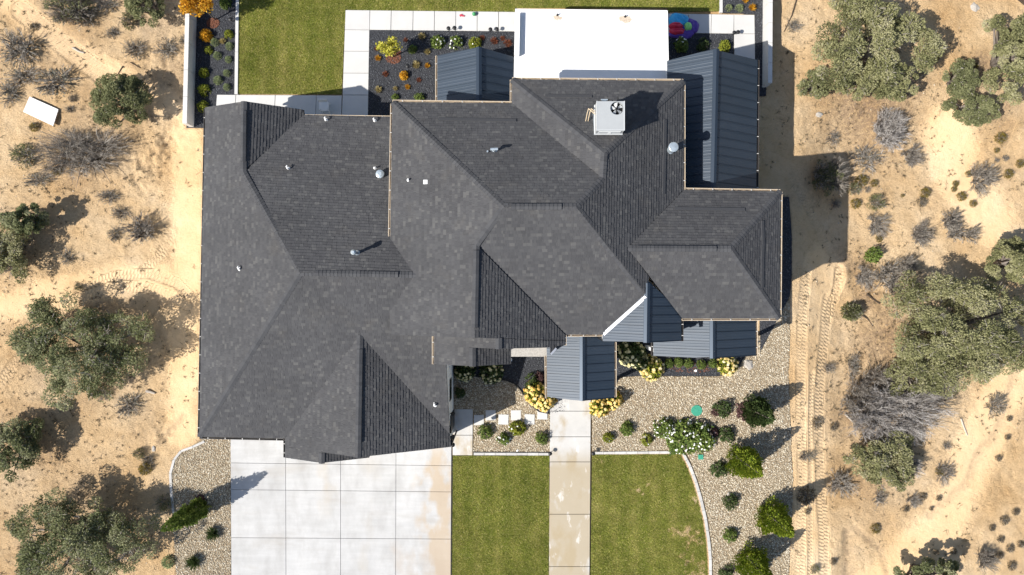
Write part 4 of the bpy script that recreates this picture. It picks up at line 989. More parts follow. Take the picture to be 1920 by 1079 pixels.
def juniper(u, v, rx, ry, h, seed, label, mat='juniper', n=20000, leaf=.10, twigs=.5, group='junipers and pinyons on the sand', name='juniper_tree', gap=.0, dome_=False):
    """unique tree: rx, ry = half extents in photograph pixels of the crown as seen"""
    g = np.random.default_rng(seed); c = Pg(u, v, h*.5); kz = k_of(h*.5+c.z)
    ax, ay = rx*S*kz, ry*S*kz
    root = empty(name, c, label, 'tree', group)
    nl = int(34+11*(ax+ay)); th = g.random(nl)*6.283; rr = np.sqrt(g.random(nl))*.92
    wob = 1+(.05 if dome_ else .16)*np.sin(th*3+seed)+(.04 if dome_ else .10)*np.sin(th*5+seed*2.1)
    lx, ly = np.cos(th)*rr*ax*wob, np.sin(th)*rr*ay*wob
    lz = h*(.22+.62*np.sqrt(np.maximum(0, 1-rr**2))*((.8+.25*g.random(nl)) if dome_ else (.35+.75*g.random(nl))))
    lr = min(ax, ay)*(.10+.15*g.random(nl))+.05
    LC = np.stack([lx, ly, lz], -1)
    p = lr**2/np.sum(lr**2); idx_ = g.choice(nl, n, p=p)
    d = rdir(g, n); d[:, 2] = np.abs(d[:, 2])*.9+.05; d = unit(d)
    sub = fbm(d[:, 0]*4+idx_*7.3, d[:, 1]*4+idx_*3.1, seed, 3)
    rad = lr[idx_]*(1-.28*np.abs(g.normal(size=n))*.8+.55*sub)
    C = LC[idx_]+d*rad[:, None]*[1, 1, .85]
    keep = (fbm(C[:, 0]*1.5, C[:, 1]*1.5, seed+5, 3) > -.22+gap) & (C[:, 2] > .05)
    C, d, ii = C[keep], d[keep], idx_[keep]; m = len(C)
    A = unit(d*.8+rdir(g, m)*.7); Nn = unit(d*.7+rdir(g, m)*.7+[0, 0, .65])
    lt = g.random(nl)
    tint = .50+.50*(lt[ii]-.5)+.42*(g.random(m)-.5)+.8*fbm(C[:, 0]*1.6, C[:, 1]*1.6, seed+9, 3)
    link('crown', leaves('crown', C, A, Nn, leaf*(.7+.7*g.random(m)), leaf*.62*(.7+.6*g.random(m)), tint, M[mat]), parent=root)
    sel = g.choice(nl, min(nl, 16), replace=False)
    link('trunk', limb_mesh('trunk', (0, 0, -.1), LC[sel], .10+.02*h, M['bark'], g), parent=root)
    if twigs > 0:
        k = int(260*twigs*(ax*ay)/4)+60; j = g.integers(0, nl, k); q = rdir(g, k); q[:, 2] = np.abs(q[:, 2])
        a = LC[j]+q*lr[j][:, None]*.25; b = LC[j]+q*lr[j][:, None]*(.9+.35*g.random(k))[:, None]
        link('dead_twigs', strand_mesh('dead_twigs', [strands(a, b, g.normal(size=(k, 3))*.05, np.full(k, .022), np.full(k, .009), 2)], M['twig_grey'], g, .3, 1.), parent=root, kind='stuff')
    return root

def bush_sets(g, nb, n_main, n_sub, thick, off=.55, rad=(.38, .62), a0=0., arc=6.283):
    """several twig fans side by side make one ragged bush of unit size"""
    sets = []
    for b in range(nb):
        a = a0+arc*(b+.3+.6*g.random())/nb; o = off*(.35+.65*g.random()) if nb > 1 else 0; r = g.uniform(*rad) if nb > 1 else 1.
        for V, F, per in twig_sets(g, n_main, n_sub, 1., 1., thick/r, lean=(.25*math.cos(a), .25*math.sin(a))):
            sets.append((V*[r, r, .6+.4*g.random()]+[o*math.cos(a), o*math.sin(a), 0], F, per))
    return sets
def deadwood(u, v, rx, ry, h, seed, label, n_main=26, n_sub=16, thick=.013, nb=7, green=0, group='dead grey brush on the sand', name='dead_shrub', gmat='sage', gl=.11, tm='twig_grey'):
    g = np.random.default_rng(seed); c = Pg(u, v, h*.5); kz = k_of(h*.5); ax, ay = rx*S*kz, ry*S*kz; r = max(ax, ay)
    root = empty(name, c, label, 'shrub', group)
    sets = [(V*[ax, ay, h], F, per) for V, F, per in bush_sets(g, nb, n_main, n_sub, thick/r)]
    link('branches', strand_mesh('branches', sets, M[tm], g), parent=root)
    link('trunk', limb_mesh('trunk', (0, 0, -.05), [(g.normal()*ax*.5, g.normal()*ay*.5, h*.6) for _ in range(9)], .05, M['bark'], g), parent=root)
    if green:
        m = green; th = g.random(m)*6.283; rr = np.sqrt(g.random(m)); zz = np.sqrt(np.maximum(0, 1-rr**2))*(.5+.5*g.random(m))
        C = np.stack([np.cos(th)*rr*ax*.9, np.sin(th)*rr*ay*.9, .1+h*.85*zz], -1); keep = fbm(C[:, 0]*2.2, C[:, 1]*2.2, seed+3, 3) > -.02
        C = C[keep]; q = len(C); d = unit(C*[1, 1, .6]+rdir(g, q)*.4)
        link('foliage', leaves('foliage', C, d, rdir(g, q), gl*(.6+.8*g.random(q)), gl*.45, g.random(q)*.8+.1, M[gmat]), parent=root)
    return root

# small plants: unit-sized kinds with parts, copied and scaled
def dome(g, n, lump=.22, seed=1, flat=.0, inner=.25):
    d = rdir(g, n); d[:, 2] = np.abs(d[:, 2]); q = 1+lump*2*fbm(d[:, 0]*2.6+5, d[:, 1]*2.6+d[:, 2]*1.7, seed, 3)
    r = q*(1-inner*np.abs(g.normal(size=n)))
    return d*np.clip(r, .1, 1.3)[:, None], d
def p_shrub(seed, mat, n=900, L=.20, Wd=.12, lump=.24, flowers=None, nf=0, up=.3, fl=.13, pet=5):
    g = np.random.default_rng(seed); C, d = dome(g, int(n*1.25), lump, seed); kp = fbm(C[:, 0]*2.1+C[:, 2], C[:, 1]*2.1, seed+8, 3) > -.13; C, d = C[kp], d[kp]
    m = len(C); A = unit(d*.7+rdir(g, m)*.8); Nn = unit(d*.6+rdir(g, m)*.6+[0, 0, up])
    tint = .5+.55*(g.random(m)-.5)+.55*fbm(C[:, 0]*3, C[:, 1]*3, seed+2, 2)
    sv = strand_mesh('stems', twig_sets(g, 14, 3, .8, .8, .025), M['bark'], g)
    out = [('foliage', leaves('foliage', C, A, Nn, L*(.7+.6*g.random(m)), Wd*(.7+.6*g.random(m)), tint, M[mat])), ('stems', sv)]
    if flowers:
        F, df = dome(g, nf, lump, seed, inner=.08); F = F*1.04; i = np.repeat(np.arange(nf), pet); k = len(i)
        Cf = F[i]+rdir(g, k)*fl*.42; Nf = unit(Cf-F[i]+.25*df[i]+[0, 0, .15])
        tt = np.repeat(g.random(nf), pet)*.75+.25*g.random(k)
        out.append(('blossoms', leaves('blossoms', Cf, unit(np.cross(Nf, rdir(g, k))), Nf, fl*.85, fl*.75, tt, M[flowers])))
    return out
def p_tuft(seed, mat, n=420, L=.62, Wd=.10, spread=1.0, up=.55):
    """blades fanning out from the middle"""
    g = np.random.default_rng(seed); th = g.random(n)*6.283; rr = np.sqrt(g.random(n))*spread
    d = unit(np.stack([np.cos(th)*rr, np.sin(th)*rr, up+.5*(1-rr)*np.ones(n)], -1)); r = (.35+.5*g.random(n))
    C = d*r[:, None]*[1, 1, .9]; tint = .5+.7*(g.random(n)-.5)
    return [('blades', leaves('blades', C, unit(d+rdir(g, n)*.22), rdir(g, n), L*(.6+.6*g.random(n)), Wd, tint, M[mat]))]
def p_mound(seed, mat, n=700, twig=True):
    g = np.random.default_rng(seed); C, d = dome(g, n, .18, seed, inner=.3); m = len(C)
    out = [('foliage', leaves('foliage', C*.92, unit(d+rdir(g, m)*.5), rdir(g, m), .26*(.6+.7*g.random(m)), .085, .45+.6*(g.random(m)-.5)+.25*d[:, 0]*0, M[mat]))]
    if twig: out.append(('twigs', strand_mesh('twigs', twig_sets(g, 26, 4, 1.05, 1.0, .018), M['twig_grey'], g)))
    return out
def p_twiggy(seed, nb=6, n_main=18, n_sub=12, leaf=0, mat='sage', thick=.012, half=False):
    g = np.random.default_rng(seed); sets = bush_sets(g, nb, n_main, n_sub, thick, .8 if half else .42, (.38, .5) if half else (.5, .72), 1.9 if half else 0., 3.7 if half else 6.283)
    out = [('twigs', strand_mesh('twigs', sets, M['twig_grey'], g))]
    if leaf:
        C, d = dome(g, leaf, .3, seed, inner=.35); C = C[fbm(C[:, 0]*2, C[:, 1]*2, seed, 3) > -.05]; m = len(C); d = unit(C)
        out.append(('foliage', leaves('foliage', C*.9, unit(d+rdir(g, m)*.4), rdir(g, m), .16*(.6+.7*g.random(m)), .055, g.random(m), M[mat])))
    return out
def p_cone(seed, mat, n=5200, rag=1., L=.13, Wd=.085, prof=.8, power=.75):
    """upright conifer, radius 1, height 1 (scaled)"""
    g = np.random.default_rng(seed); z = 1-np.sqrt(g.random(n)); th = g.random(n)*6.283
    R_ = (np.clip(z/.10, .35, 1))*np.power(np.clip(1-z, 0, 1), power)
    lump = 1+rag*(.85*fbm(th*1.9+10, z*8, seed, 3)+.55*fbm(th*5+3, z*20, seed+4, 2))
    r = R_*lump*(1-.22*np.abs(g.normal(size=n)))
    C = np.stack([np.cos(th)*r, np.sin(th)*r, z], -1); d = np.stack([np.cos(th), np.sin(th), np.full(n, .25)], -1)
    kp = fbm(th*2.4+4, z*13, seed+21, 3) > -.17; C, d, th, z = C[kp], d[kp], th[kp], z[kp]; n = len(C)
    A = unit(d*.6+rdir(g, n)*.4+[0, 0, .7]); Nn = unit(d+rdir(g, n)*.6)
    tint = .5+.5*(g.random(n)-.5)+.7*fbm(th*3, z*14, seed+7, 2)
    mb = MB(); mb.tube([(0, 0, -.04), (.02, 0, .4), (0, 0, .9)], [.10, .06, .02], 6)
    return [('crown', (C, A, Nn, L, Wd, tint, mat)), ('trunk', mb)]
KINDS = {
 'tuft': [p_mound(s, 'tuft', 520) for s in (1, 2, 3)], 'tuft_dark': [p_mound(s, 'tuft_dark', 380) for s in (4, 5)],
 'twiggy': [p_twiggy(s) for s in (6, 7, 8)], 'twiggy_v': [p_twiggy(9, 7, 18, half=True)], 'sage': [p_twiggy(s, 5, 14, 9, 420) for s in (10, 11, 12)],
 'sage_green': [p_twiggy(s, 4, 12, 6, 900, 'dense') for s in (13, 14)],
 'green': [p_shrub(s, 'green', 800, lump=.36) for s in (15, 16, 17)], 'darkgreen': [p_shrub(s, 'darkgreen', 760, lump=.4) for s in (18, 19)],
 'yellowgreen': [p_shrub(s, 'yellowgreen', 620, .26, .13, .32) for s in (20, 21, 22)], 'rose': [p_shrub(s, 'green', 1000, .18, .11, .3, 'white_flower', 34, fl=.10) for s in (23, 24)],
 'fewflower': [p_shrub(s, 'yellowgreen', 800, .19, .12, .3, 'white_flower', 4, fl=.16) for s in (25, 26)], 'greenflower': [p_shrub(s, 'green', 760, .24, .15, .34, 'white_flower', 7, fl=.20) for s in (27, 28)],
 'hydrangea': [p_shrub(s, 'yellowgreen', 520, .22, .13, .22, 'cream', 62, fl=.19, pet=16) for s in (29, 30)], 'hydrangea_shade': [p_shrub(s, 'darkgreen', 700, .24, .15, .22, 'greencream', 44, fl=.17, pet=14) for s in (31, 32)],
 'hydrangea_gold': [p_shrub(s, 'yellowgreen', 520, .22, .13, .3, 'gold', 62, fl=.20, pet=16) for s in (51, 52)],
 'redgrass': [p_tuft(s, 'red', 260, .6, .06) for s in (33, 34)], 'straw': [p_tuft(s, 'straw', 260, .7, .07) for s in (35, 36)], 'lavender': [p_mound(s, 'greyblue', 620, False) for s in (37, 38)],
 'yucca': [p_tuft(s, 'darkgreen', 300, .95, .07, 1.0, .5) for s in (39, 40)], 'orangebush': [p_shrub(s, 'orange', 560, .26, .15, .2) for s in (41, 42)], 'purple': [p_shrub(s, 'purple', 520, .22, .16, .24) for s in (43,)],
 'orangetuft': [p_tuft(s, 'orange', 240, .7, .08) for s in (44, 45)], 'box': [p_shrub(s, 'green', 640, .2, .13, .12) for s in (46, 47)], 'dense': [p_mound(48, 'dense', 1500)],
}
CATS = {'twiggy': ('dead_bush', 'bush'), 'twiggy_v': ('dead_bush', 'bush'), 'sage': ('sagebrush', 'bush'), 'sage_green': ('desert_bush', 'bush'), 'tuft': ('rabbitbrush', 'bush'), 'tuft_dark': ('dry_bush', 'bush'),
        'hydrangea': ('hydrangea', 'shrub'), 'hydrangea_shade': ('hydrangea', 'shrub'), 'hydrangea_gold': ('hydrangea', 'shrub'), 'redgrass': ('ornamental_grass', 'grass clump'), 'straw': ('ornamental_grass', 'grass clump'), 'yucca': ('yucca', 'plant'),
        'rose': ('rose_bush', 'shrub'), 'lavender': ('lavender_plant', 'plant'), 'orangetuft': ('ornamental_grass', 'grass clump'), 'box': ('box_shrub', 'shrub')}
pr_ = random.Random(5); used_var = {}
def plant(kind, u, v, r, h, label, group=None, asp=1.0):
    var = KINDS[kind]; i = used_var.get(kind, 0); used_var[kind] = i+1; parts = var[i % len(var)]
    nm, ct = CATS.get(kind, ('garden_shrub', 'shrub')); c = Pg(u, v, h*.5); c.z = max(c.z, float(ground_at(c.x, c.y)) if c.z+.02 < float(ground_at(c.x, c.y)) else c.z-.02)
    R_ = r*S*k_of(h*.5+c.z)
    if len(parts) == 1: o = link(nm, parts[0][1], loc=c, label=label, cat=ct, group=group)
    else:
        o = empty(nm, c, label, ct, group)
        for pn, me in parts: link(pn, me, parent=o)
    o.scale = (R_*asp, R_/asp, h); o.rotation_euler = (0, 0, pr_.random()*6.283 if asp == 1 else pr_.uniform(-.2, .2)); return o
def conifer(base, r, h, label, mat, seed, n=5200, power=.75, name='conifer_tree', leaf=.15, lean=(0, 0), group='columnar conifers in the pebble beds'):
    c = Pg(*base); root = empty(name, c, label, 'tree', group)
    (pn, (C, A, Nn, L, Wd, tint, mt)), (tn, mb) = p_cone(seed, mat, n, 1.7 if r < .7 else 1.15, power=power)
    C = C*[r, r, h]+C[:, 2:3]*[lean[0], lean[1], 0]
    link('crown', leaves('crown', C, A, Nn, leaf, leaf*.62, tint, M[mt]), parent=root)
    t = link('trunk', mb.mesh('trunk', M['bark'], True), parent=root); t.scale = (r*.8, r*.8, h*.95)
    return root
def young_tree(base, crown_r, z0, z1, label, mat, seed, n=700, leaf=.13, name='young_tree', lean=(0, 0)):
    c = Pg(*base); g = np.random.default_rng(seed); root = empty(name, c, label, 'tree')
    nl = 13; th = g.random(nl)*6.283; rr = np.sqrt(g.random(nl))*.75
    LC = np.stack([np.cos(th)*rr*crown_r+lean[0], np.sin(th)*rr*crown_r+lean[1], z0+(z1-z0)*(.15+.7*g.random(nl))], -1); i = g.integers(0, nl, n)
    d = rdir(g, n); C = LC[i]+d*(crown_r*.42*(1-.4*np.abs(g.normal(size=n))))[:, None]
    link('crown', leaves('crown', C, rdir(g, n), unit(rdir(g, n)+[0, 0, .6]), leaf*(.7+.6*g.random(n)), leaf*.62, .5+.8*(g.random(n)-.5), M[mat]), parent=root)
    mb = MB(); mb.tube([(0, 0, -.1), (lean[0]*.3, lean[1]*.3, z0*.6), (lean[0], lean[1], z0+(z1-z0)*.8)], [.045, .035, .012], 7)
    for q in LC[:8]: mb.tube([(lean[0]*.6, lean[1]*.6, z0*.85), tuple((np.array([lean[0], lean[1], z0])+q)/2), tuple(q)], [.022, .014, .006], 5)
    link('trunk', mb.mesh('trunk', M['bark'], True), parent=root); return root

# --- wild trees and brush, left of the house
juniper(158,655,122,98,3.6,101,'broad grey-green juniper halfway down the left edge, widest tree there',n=34000,gap=.03,twigs=.9)
juniper(150,1015,145,88,3.4,102,'sprawling juniper filling the bottom left corner',n=36000,gap=.03,twigs=.9)
juniper(228,193,57,52,2.3,103,'dense rounded olive bush-like tree right of the white board','dense',n=21000,leaf=.085,twigs=.25,gap=-.3,dome_=True)
juniper(52,412,45,28,2.6,104,'compact dark green juniper at the left edge','juniper',n=9000,twigs=.2,gap=-.1)
juniper(14,470,52,52,2.0,105,'greyish juniper cut by the left edge, just below a compact dark one','juniper_grey',n=10000,twigs=1)
juniper(22,838,54,54,2.6,106,'juniper cut by the left edge, below the broad one','juniper',n=13000,twigs=.6)
juniper(275,12,34,38,1.9,107,'dark green bush-like tree at the top, left of the long wall','dense',n=9000,leaf=.09,twigs=.2,gap=-.3,dome_=True)
deadwood(120,10,52,34,1.5,108,'grey-green twiggy brush cut by the top edge at left',green=1800,gmat='dense')
deadwood(150,285,92,50,1.3,109,'largest dead grey brush on the left, sprawling below the rounded olive tree',nb=11,n_main=26,n_sub=17)
plant('sage',30,88,44,.9,'dark grey sagebrush near the top left corner'); plant('sage',40,143,30,.6,'flattened grey sagebrush below a darker one at the left edge',asp=1.3); plant('sage',100,152,40,.8,'grey sagebrush just above the white board',asp=1.2)
plant('sage',12,175,26,.6,'grey sagebrush left of the white board, cut by the left edge'); plant('sage_green',38,292,28,.8,'green-tinged desert bush left of the big dead brush'); plant('sage',250,92,24,.6,'blue-grey sagebrush west of the long wall'); plant('sage_green',240,35,18,.8,'narrow grey-green bush left of the dark top bush',asp=.7)
plant('sage',70,337,24,.4,'low grey twigs beneath the big dead brush',asp=1.5); plant('twiggy',262,432,38,.9,'spiky dead grey bush alone on the bare sand left of the house'); plant('sage',200,370,20,.5,'thin dry bush below the right end of the dead brush',asp=1.3)
plant('sage',222,400,18,.5,'small grey bush up-left of the spiky dead bush'); plant('sage',212,440,16,.4,'low grey bush left of the spiky dead bush'); plant('sage',125,482,18,.4,'small grey bush below the shadow of the compact dark juniper')
plant('sage_green',145,538,9,.3,'tiny blue-grey bush on the curved tyre track'); plant('sage_green',258,852,13,.5,'small green bush touching a yellow-olive one'); plant('tuft',270,880,14,.45,'bright yellow-olive bush left of the side gravel bed'); plant('sage',275,862,14,.4,'grey twigs tucked between a green and a yellow-olive bush')
plant('lavender',313,1056,14,.45,'round grey-green bush on the sand at the left gravel edge'); plant('sage_green',305,945,18,.6,'dull bush in tree shade at the left gravel edge'); plant('sage',240,760,30,.5,'sparse dry bush right of the broad juniper',asp=1.1)
plant('sage',310,90,24,.5,'scrappy grey twigs against the long wall'); plant('sage',345,75,14,.4,'driest twigs close to the foot of the long wall'); plant('tuft',62,238,10,.3,'yellow tuft under the white board corner'); plant('sage',135,185,9,.3,'tiny dark bush just right of the white board')
plant('tuft',105,320,10,.3,'yellow tuft inside the low grey twigs'); plant('sage',22,500,30,.6,'bleached grey twigs under the juniper at the left edge'); plant('sage',130,205,10,.3,'small twig clump at the foot of the rounded olive tree'); plant('sage',190,738,20,.4,'grey skirt of twigs under the broad juniper')
plant('tuft_dark',62,50,9,.25,'small dry bush on the upper left track'); plant('sage',210,62,14,.35,'small flat sagebrush between two top bushes'); plant('sage',155,30,26,.9,'grey twigs at the right end of the top left brush'); plant('sage',200,8,22,.5,'pale grey twigs cut by the top edge')
# --- right of the house
juniper(1632,85,112,92,3.7,121,'big grey-green pinyon near the top right, right of the retaining wall','juniper_grey',n=38000,twigs=1.,gap=.02)
juniper(1655,150,70,42,2.6,122,'lower lobe-shaped pinyon joined to the big one above it','juniper_grey',n=13000,twigs=.8,gap=.02)
juniper(1525,158,32,26,1.2,123,'low green bush-like tree at the left foot of the big pinyon','dense',n=4200,leaf=.09,twigs=.5)
juniper(1798,148,38,34,1.6,124,'soft rounded green bush-tree, upper of a touching pair','dense',n=8200,leaf=.085,twigs=.3,gap=-.25,dome_=True)
juniper(1818,205,62,30,1.5,125,'wide soft green bush-tree, lower of a touching pair','dense',n=10500,leaf=.085,twigs=.3,gap=-.25,dome_=True)
juniper(1900,105,52,84,3.0,126,'tall pinyon cut by the right edge near the top','juniper_grey',n=20000,twigs=.9,gap=.02)
juniper(1800,625,150,108,3.9,127,'huge spreading juniper, widest tree on the right','juniper_grey',n=56000,twigs=1.,gap=.0)
juniper(1722,690,62,52,2.7,128,'juniper fringe at the left flank of the huge one','juniper_grey',n=11000,twigs=.9,gap=.04)
juniper(1898,492,50,40,3.0,129,'rounded juniper at the right edge above the huge one','juniper_grey',n=15000,twigs=.5,gap=-.05)
juniper(1658,868,74,50,2.2,130,'mid-green juniper below the big dead brush on the right','juniper_grey',n=14000,twigs=1.3,gap=.04)
juniper(1742,1082,60,32,2.6,131,'juniper cut by the bottom edge on the right','juniper',n=11000,twigs=.4,gap=-.05)
deadwood(1680,775,104,66,2.2,132,'largest dead silver-grey shrub, under the huge juniper',nb=13,n_main=24,n_sub=16,thick=.016,tm='twig_silver')
deadwood(1705,878,40,30,1.5,136,'pale grey twigs through the lower right of the mid-green juniper',nb=6,n_main=20,tm='twig_silver')
deadwood(1615,765,48,50,1.2,137,'ashy brush at the left flank of the largest dead shrub',nb=7,n_main=20)
deadwood(1745,745,50,34,1.8,138,'bare dark branches where the huge juniper meets the largest dead shrub',nb=6,n_main=18)
deadwood(1650,720,55,45,1.4,133,'bare brown-grey brush between the sandy track and the huge juniper',nb=8,n_main=20)
deadwood(1668,245,40,46,1.4,134,'dense dead grey bush below the big pinyon',nb=8,n_main=26,tm='twig_silver')
deadwood(1555,330,36,42,1.4,135,'dark bush standing in the shadow of the right wing',nb=6,n_main=22,green=2600,gmat='dense')
plant('twiggy',1710,294,25,.8,'round dead bush below and right of the dense one'); plant('twiggy',1842,335,31,1.0,'round dead bush with a yellow tuft at its left side'); plant('twiggy_v',1802,418,38,.9,'half-moon dead bush open to the upper right',asp=1.001); plant('twiggy',1727,441,29,.8,'dead bush left of the half-moon one'); plant('twiggy',1645,423,27,.6,'pale dead bush right of the house shadow corner')
plant('sage',1622,298,34,.35,'sprawling thin grey branches beside the house shadow',asp=1.2); plant('sage',1563,258,18,.3,'thin grey twigs on pale sand above the dark shaded bush'); plant('sage_green',1646,379,20,.7,'green desert bush with yellow flecks, biggest of the tuft cluster')
plant('green',1641,478,16,.8,'bright green leafy bush with a crisp shadow, alone on the sand'); plant('dense',1601,585,20,1.0,'rounded dark green bush right of the dirt mound'); plant('twiggy',1670,520,36,.8,'grey and pink bare brush above the huge juniper'); plant('twiggy',1705,500,26,.8,'leaning bare twigs beside the brush above the huge juniper'); plant('twiggy',1620,520,26,.5,'fine dry brush right of the dirt mound top')
plant('tuft',1754,109,10,.4,'orange-yellow tuft in the shade edge of the big pinyon'); plant('tuft',1828,124,8,.3,'yellow tuft behind the upper soft bush-tree'); plant('tuft',1879,258,12,.45,'biggest round yellow tuft near the right edge'); plant('tuft',1870,282,6,.2,'small yellow tuft just below the biggest one'); plant('tuft',1893,326,10,.35,'yellow tuft right of the round dead bush')
plant('tuft',1915,307,9,.3,'yellow tuft cut by the right edge'); plant('tuft',1818,326,7,.3,'yellow tuft touching the left side of the round dead bush'); plant('tuft',1793,345,7,.25,'upper of two small stacked yellow tufts'); plant('tuft',1790,355,6,.2,'lower of two small stacked yellow tufts'); plant('tuft',1805,368,10,.35,'yellow tuft below two small stacked ones'); plant('tuft',1826,382,8,.25,'yellow tuft above the half-moon dead bush')
plant('tuft',1737,361,11,.4,'round yellow tuft alone in the middle of the right sand'); plant('tuft_dark',1730,379,11,.3,'dry brown tuft under the lone round yellow one'); plant('tuft',1693,367,4,.15,'tiniest yellow tuft left of the lone round one'); plant('tuft',1617,339,13,.45,'yellow-olive tuft at the top of the cluster by the house shadow'); plant('tuft',1640,343,8,.3,'small tuft right of the cluster top'); plant('sage_green',1604,355,15,.55,'green tuft in the cluster on the shadow line')
plant('tuft',1606,382,11,.35,'lowest tuft of the cluster on the shadow line'); plant('tuft',1649,448,8,.25,'small yellow tuft above the bright green leafy bush'); plant('sage',1886,297,8,.25,'small grey bush below the biggest yellow tuft'); plant('sage',1870,300,6,.2,'tiny grey bush left of another grey one'); plant('sage',1567,382,12,.3,'shaded grey twigs below the dark bush')
plant('sage',1626,356,8,.2,'grey twigs inside the tuft cluster'); plant('tuft',1764,885,9,.3,'yellowish tuft with dead twigs right of the mid-green juniper'); plant('twiggy',1772,888,22,.4,'grey twigs round a yellowish tuft'); plant('sage',1776,838,11,.25,'small olive bush right of the big dead shrub'); plant('tuft',1643,993,11,.35,'yellow and brown tuft by the eroded rill')
for u, v, r, lab in [(1747,955,4,'tiny dark tuft at the lower end of the gully'), (1761,935,6,'olive tuft beside the lower gully'), (1732,932,8,'dark dry tuft left of the gully end'), (1894,786,6,'dry tuft near the right edge beside the gully top'), (1891,821,6,'dry tuft below the one by the gully top'), (1874,860,7,'dry tuft midway down right of the gully'),
                     (1906,961,8,'round grey-brown tuft near the right edge, lower half'), (1885,977,10,'forked dry tuft below the round grey-brown one'), (1862,991,7,'dry tuft left of the forked one'), (1878,1012,8,'dry tuft above the grey dead bush at bottom right'), (1915,1021,8,'dry tuft cut by the right edge near the bottom'), (1895,1029,9,'spreading dry tuft right of the bottom dead bush'),
                     (1876,1042,9,'dark tuft touching the bottom dead bush'), (1898,1062,10,'lowest dry tuft near the bottom right corner'), (1790,1035,7,'tuft left of the bottom dead bush'), (1757,1037,6,'tuft above the bottom edge juniper shadow'), (1532,795,12,'dry tuft on the right tyre track, upper'), (1563,801,9,'dry tuft right of the upper track tuft'), (1700,955,8,'scrap of dry grass left of the gully end')]:
    plant('tuft_dark', u, v, r, .25, lab, 'dry tufts scattered on the right sand')
plant('twiggy',1852,1050,27,1.0,'spiky grey dead bush near the bottom right corner'); plant('twiggy',1714,941,17,.35,'fine grey twigs right of the bottom of the mid-green juniper'); plant('sage',1650,935,18,.3,'grey twig patch below the mid-green juniper'); plant('sage',1513,857,16,.35,'dark grey dry bush lying across the right tyre track',asp=1.35); plant('tuft_dark',1514,932,20,.6,'brown bush in the shadow of a conifer on the track')
plant('sage_green',1529,1069,11,.3,'small blue-green bush at the bottom of the track'); plant('tuft_dark',1563,1054,8,.25,'two-tone dry tuft near the bottom of the track'); plant('twiggy',1577,908,30,.5,'brown-green brush at the left foot of the mid-green juniper'); plant('sage',1600,690,22,.5,'grey brush between track and huge juniper',asp=.7); plant('sage',1555,690,14,.3,'small grey brush on the track verge'); plant('sage',1870,760,26,.5,'grey twigs at the lower right skirt of the huge juniper')
plant('tuft_dark',1515,960,7,.2,'tiny dry tuft below the brown shaded bush'); plant('sage',1490,50,16,.3,'faint grey-green bush on the sand right of the retaining wall')
# --- garden, front
G1 = 'evergreen shrubs in the pebble beds'
conifer((382,948),.62,4.1,'narrow dark green conifer leaning outward beside the driveway','green',201,5200,.55,lean=(-.25,.05))
conifer((1383,858),.98,3.7,'bright green conifer, upper of three along the right gravel edge','arbor',202); conifer((1438,962),.98,3.6,'bright green conifer, middle one of three along the right gravel edge','arbor',203); conifer((1402,1046),.98,3.4,'bright green conifer at the bottom, lowest of three along the gravel edge','arbor',204)
conifer((1408,768),.86,3.0,'dark green irregular conifer with a purple plant at its foot','darkgreen',205,4600,.55)
plant('purple',1400,772,20,.5,'dull purple plant at the foot of the dark conifer'); plant('purple',374,940,12,.3,'purple-brown plant at the foot of the narrow driveway conifer')
plant('darkgreen',1357,768,18,.7,'dark shrub between the green lid and the dark conifer',G1); plant('purple',1343,772,10,.4,'small purple plant left of the dark shrub near the lid'); plant('darkgreen',1372,942,15,.6,'dark shrub beside the pale stone, between two bright conifers',G1); plant('darkgreen',1348,882,17,.6,'dark spiky shrub just right of the curved kerb top',G1); plant('green',1370,1006,14,.6,'olive shrub with thin shadow right of the kerb',G1); plant('darkgreen',1362,1075,14,.5,'dark shrub cut by the bottom edge right of the lawn',G1)
plant('yucca',397,1003,16,.6,'spiky dark yucca beside the driveway, upper'); plant('yucca',361,1056,17,.6,'spiky dark yucca beside the driveway, lower'); plant('yucca',345,965,10,.4,'small spiky plant under the narrow driveway conifer')
G2 = 'small green shrubs along the front kerb'
plant('fewflower',1141,822,11,.5,'small shrub with one white flower, right of the front walk',G2); plant('green',1176,805,14,.55,'olive-green rounded shrub, second right of the front walk',G2); plant('fewflower',1213,826,12,.5,'small shrub nearest the lawn kerb, right of the front walk',G2); plant('green',1016,823,13,.6,'green shrub left of the front walk, closest to it',G2); plant('fewflower',971,804,16,.65,'tall loose shrub under the fourth stepping stone',G2); plant('greenflower',943,824,13,.5,'small shrub with white flowers between two larger ones, left of the walk',G2); plant('green',909,811,15,.6,'leafy shrub nearest the side walk',G2)
plant('rose',1246,804,22,.7,'left end of the white flowering hedge'); plant('rose',1283,822,36,.9,'biggest rose bush covered in white flowers'); plant('rose',1318,822,30,.9,'right rose bush of the white flowering hedge'); plant('darkgreen',1362,816,17,.6,'small dark shrub right of the white flowering hedge',G1); plant('purple',1338,812,12,.4,'purple-leaved plant between rose and dark shrub')
plant('hydrangea_gold',1004,738,22,1.0,'upper golden-cream hydrangea left of the entry roof'); plant('hydrangea_gold',1021,752,22,1.0,'lower golden-cream hydrangea touching the entry roof corner'); plant('hydrangea_gold',1126,764,20,1.0,'golden-cream hydrangea just below the entry roof, right of the walk'); plant('hydrangea_gold',1150,752,19,1.0,'golden-cream hydrangea at the right corner of the entry roof'); plant('hydrangea',1223,692,24,.9,'cream hydrangea at the left end of the box shrub row'); plant('hydrangea',1366,686,20,.9,'pale yellow hydrangea at the right end of the box shrub row')
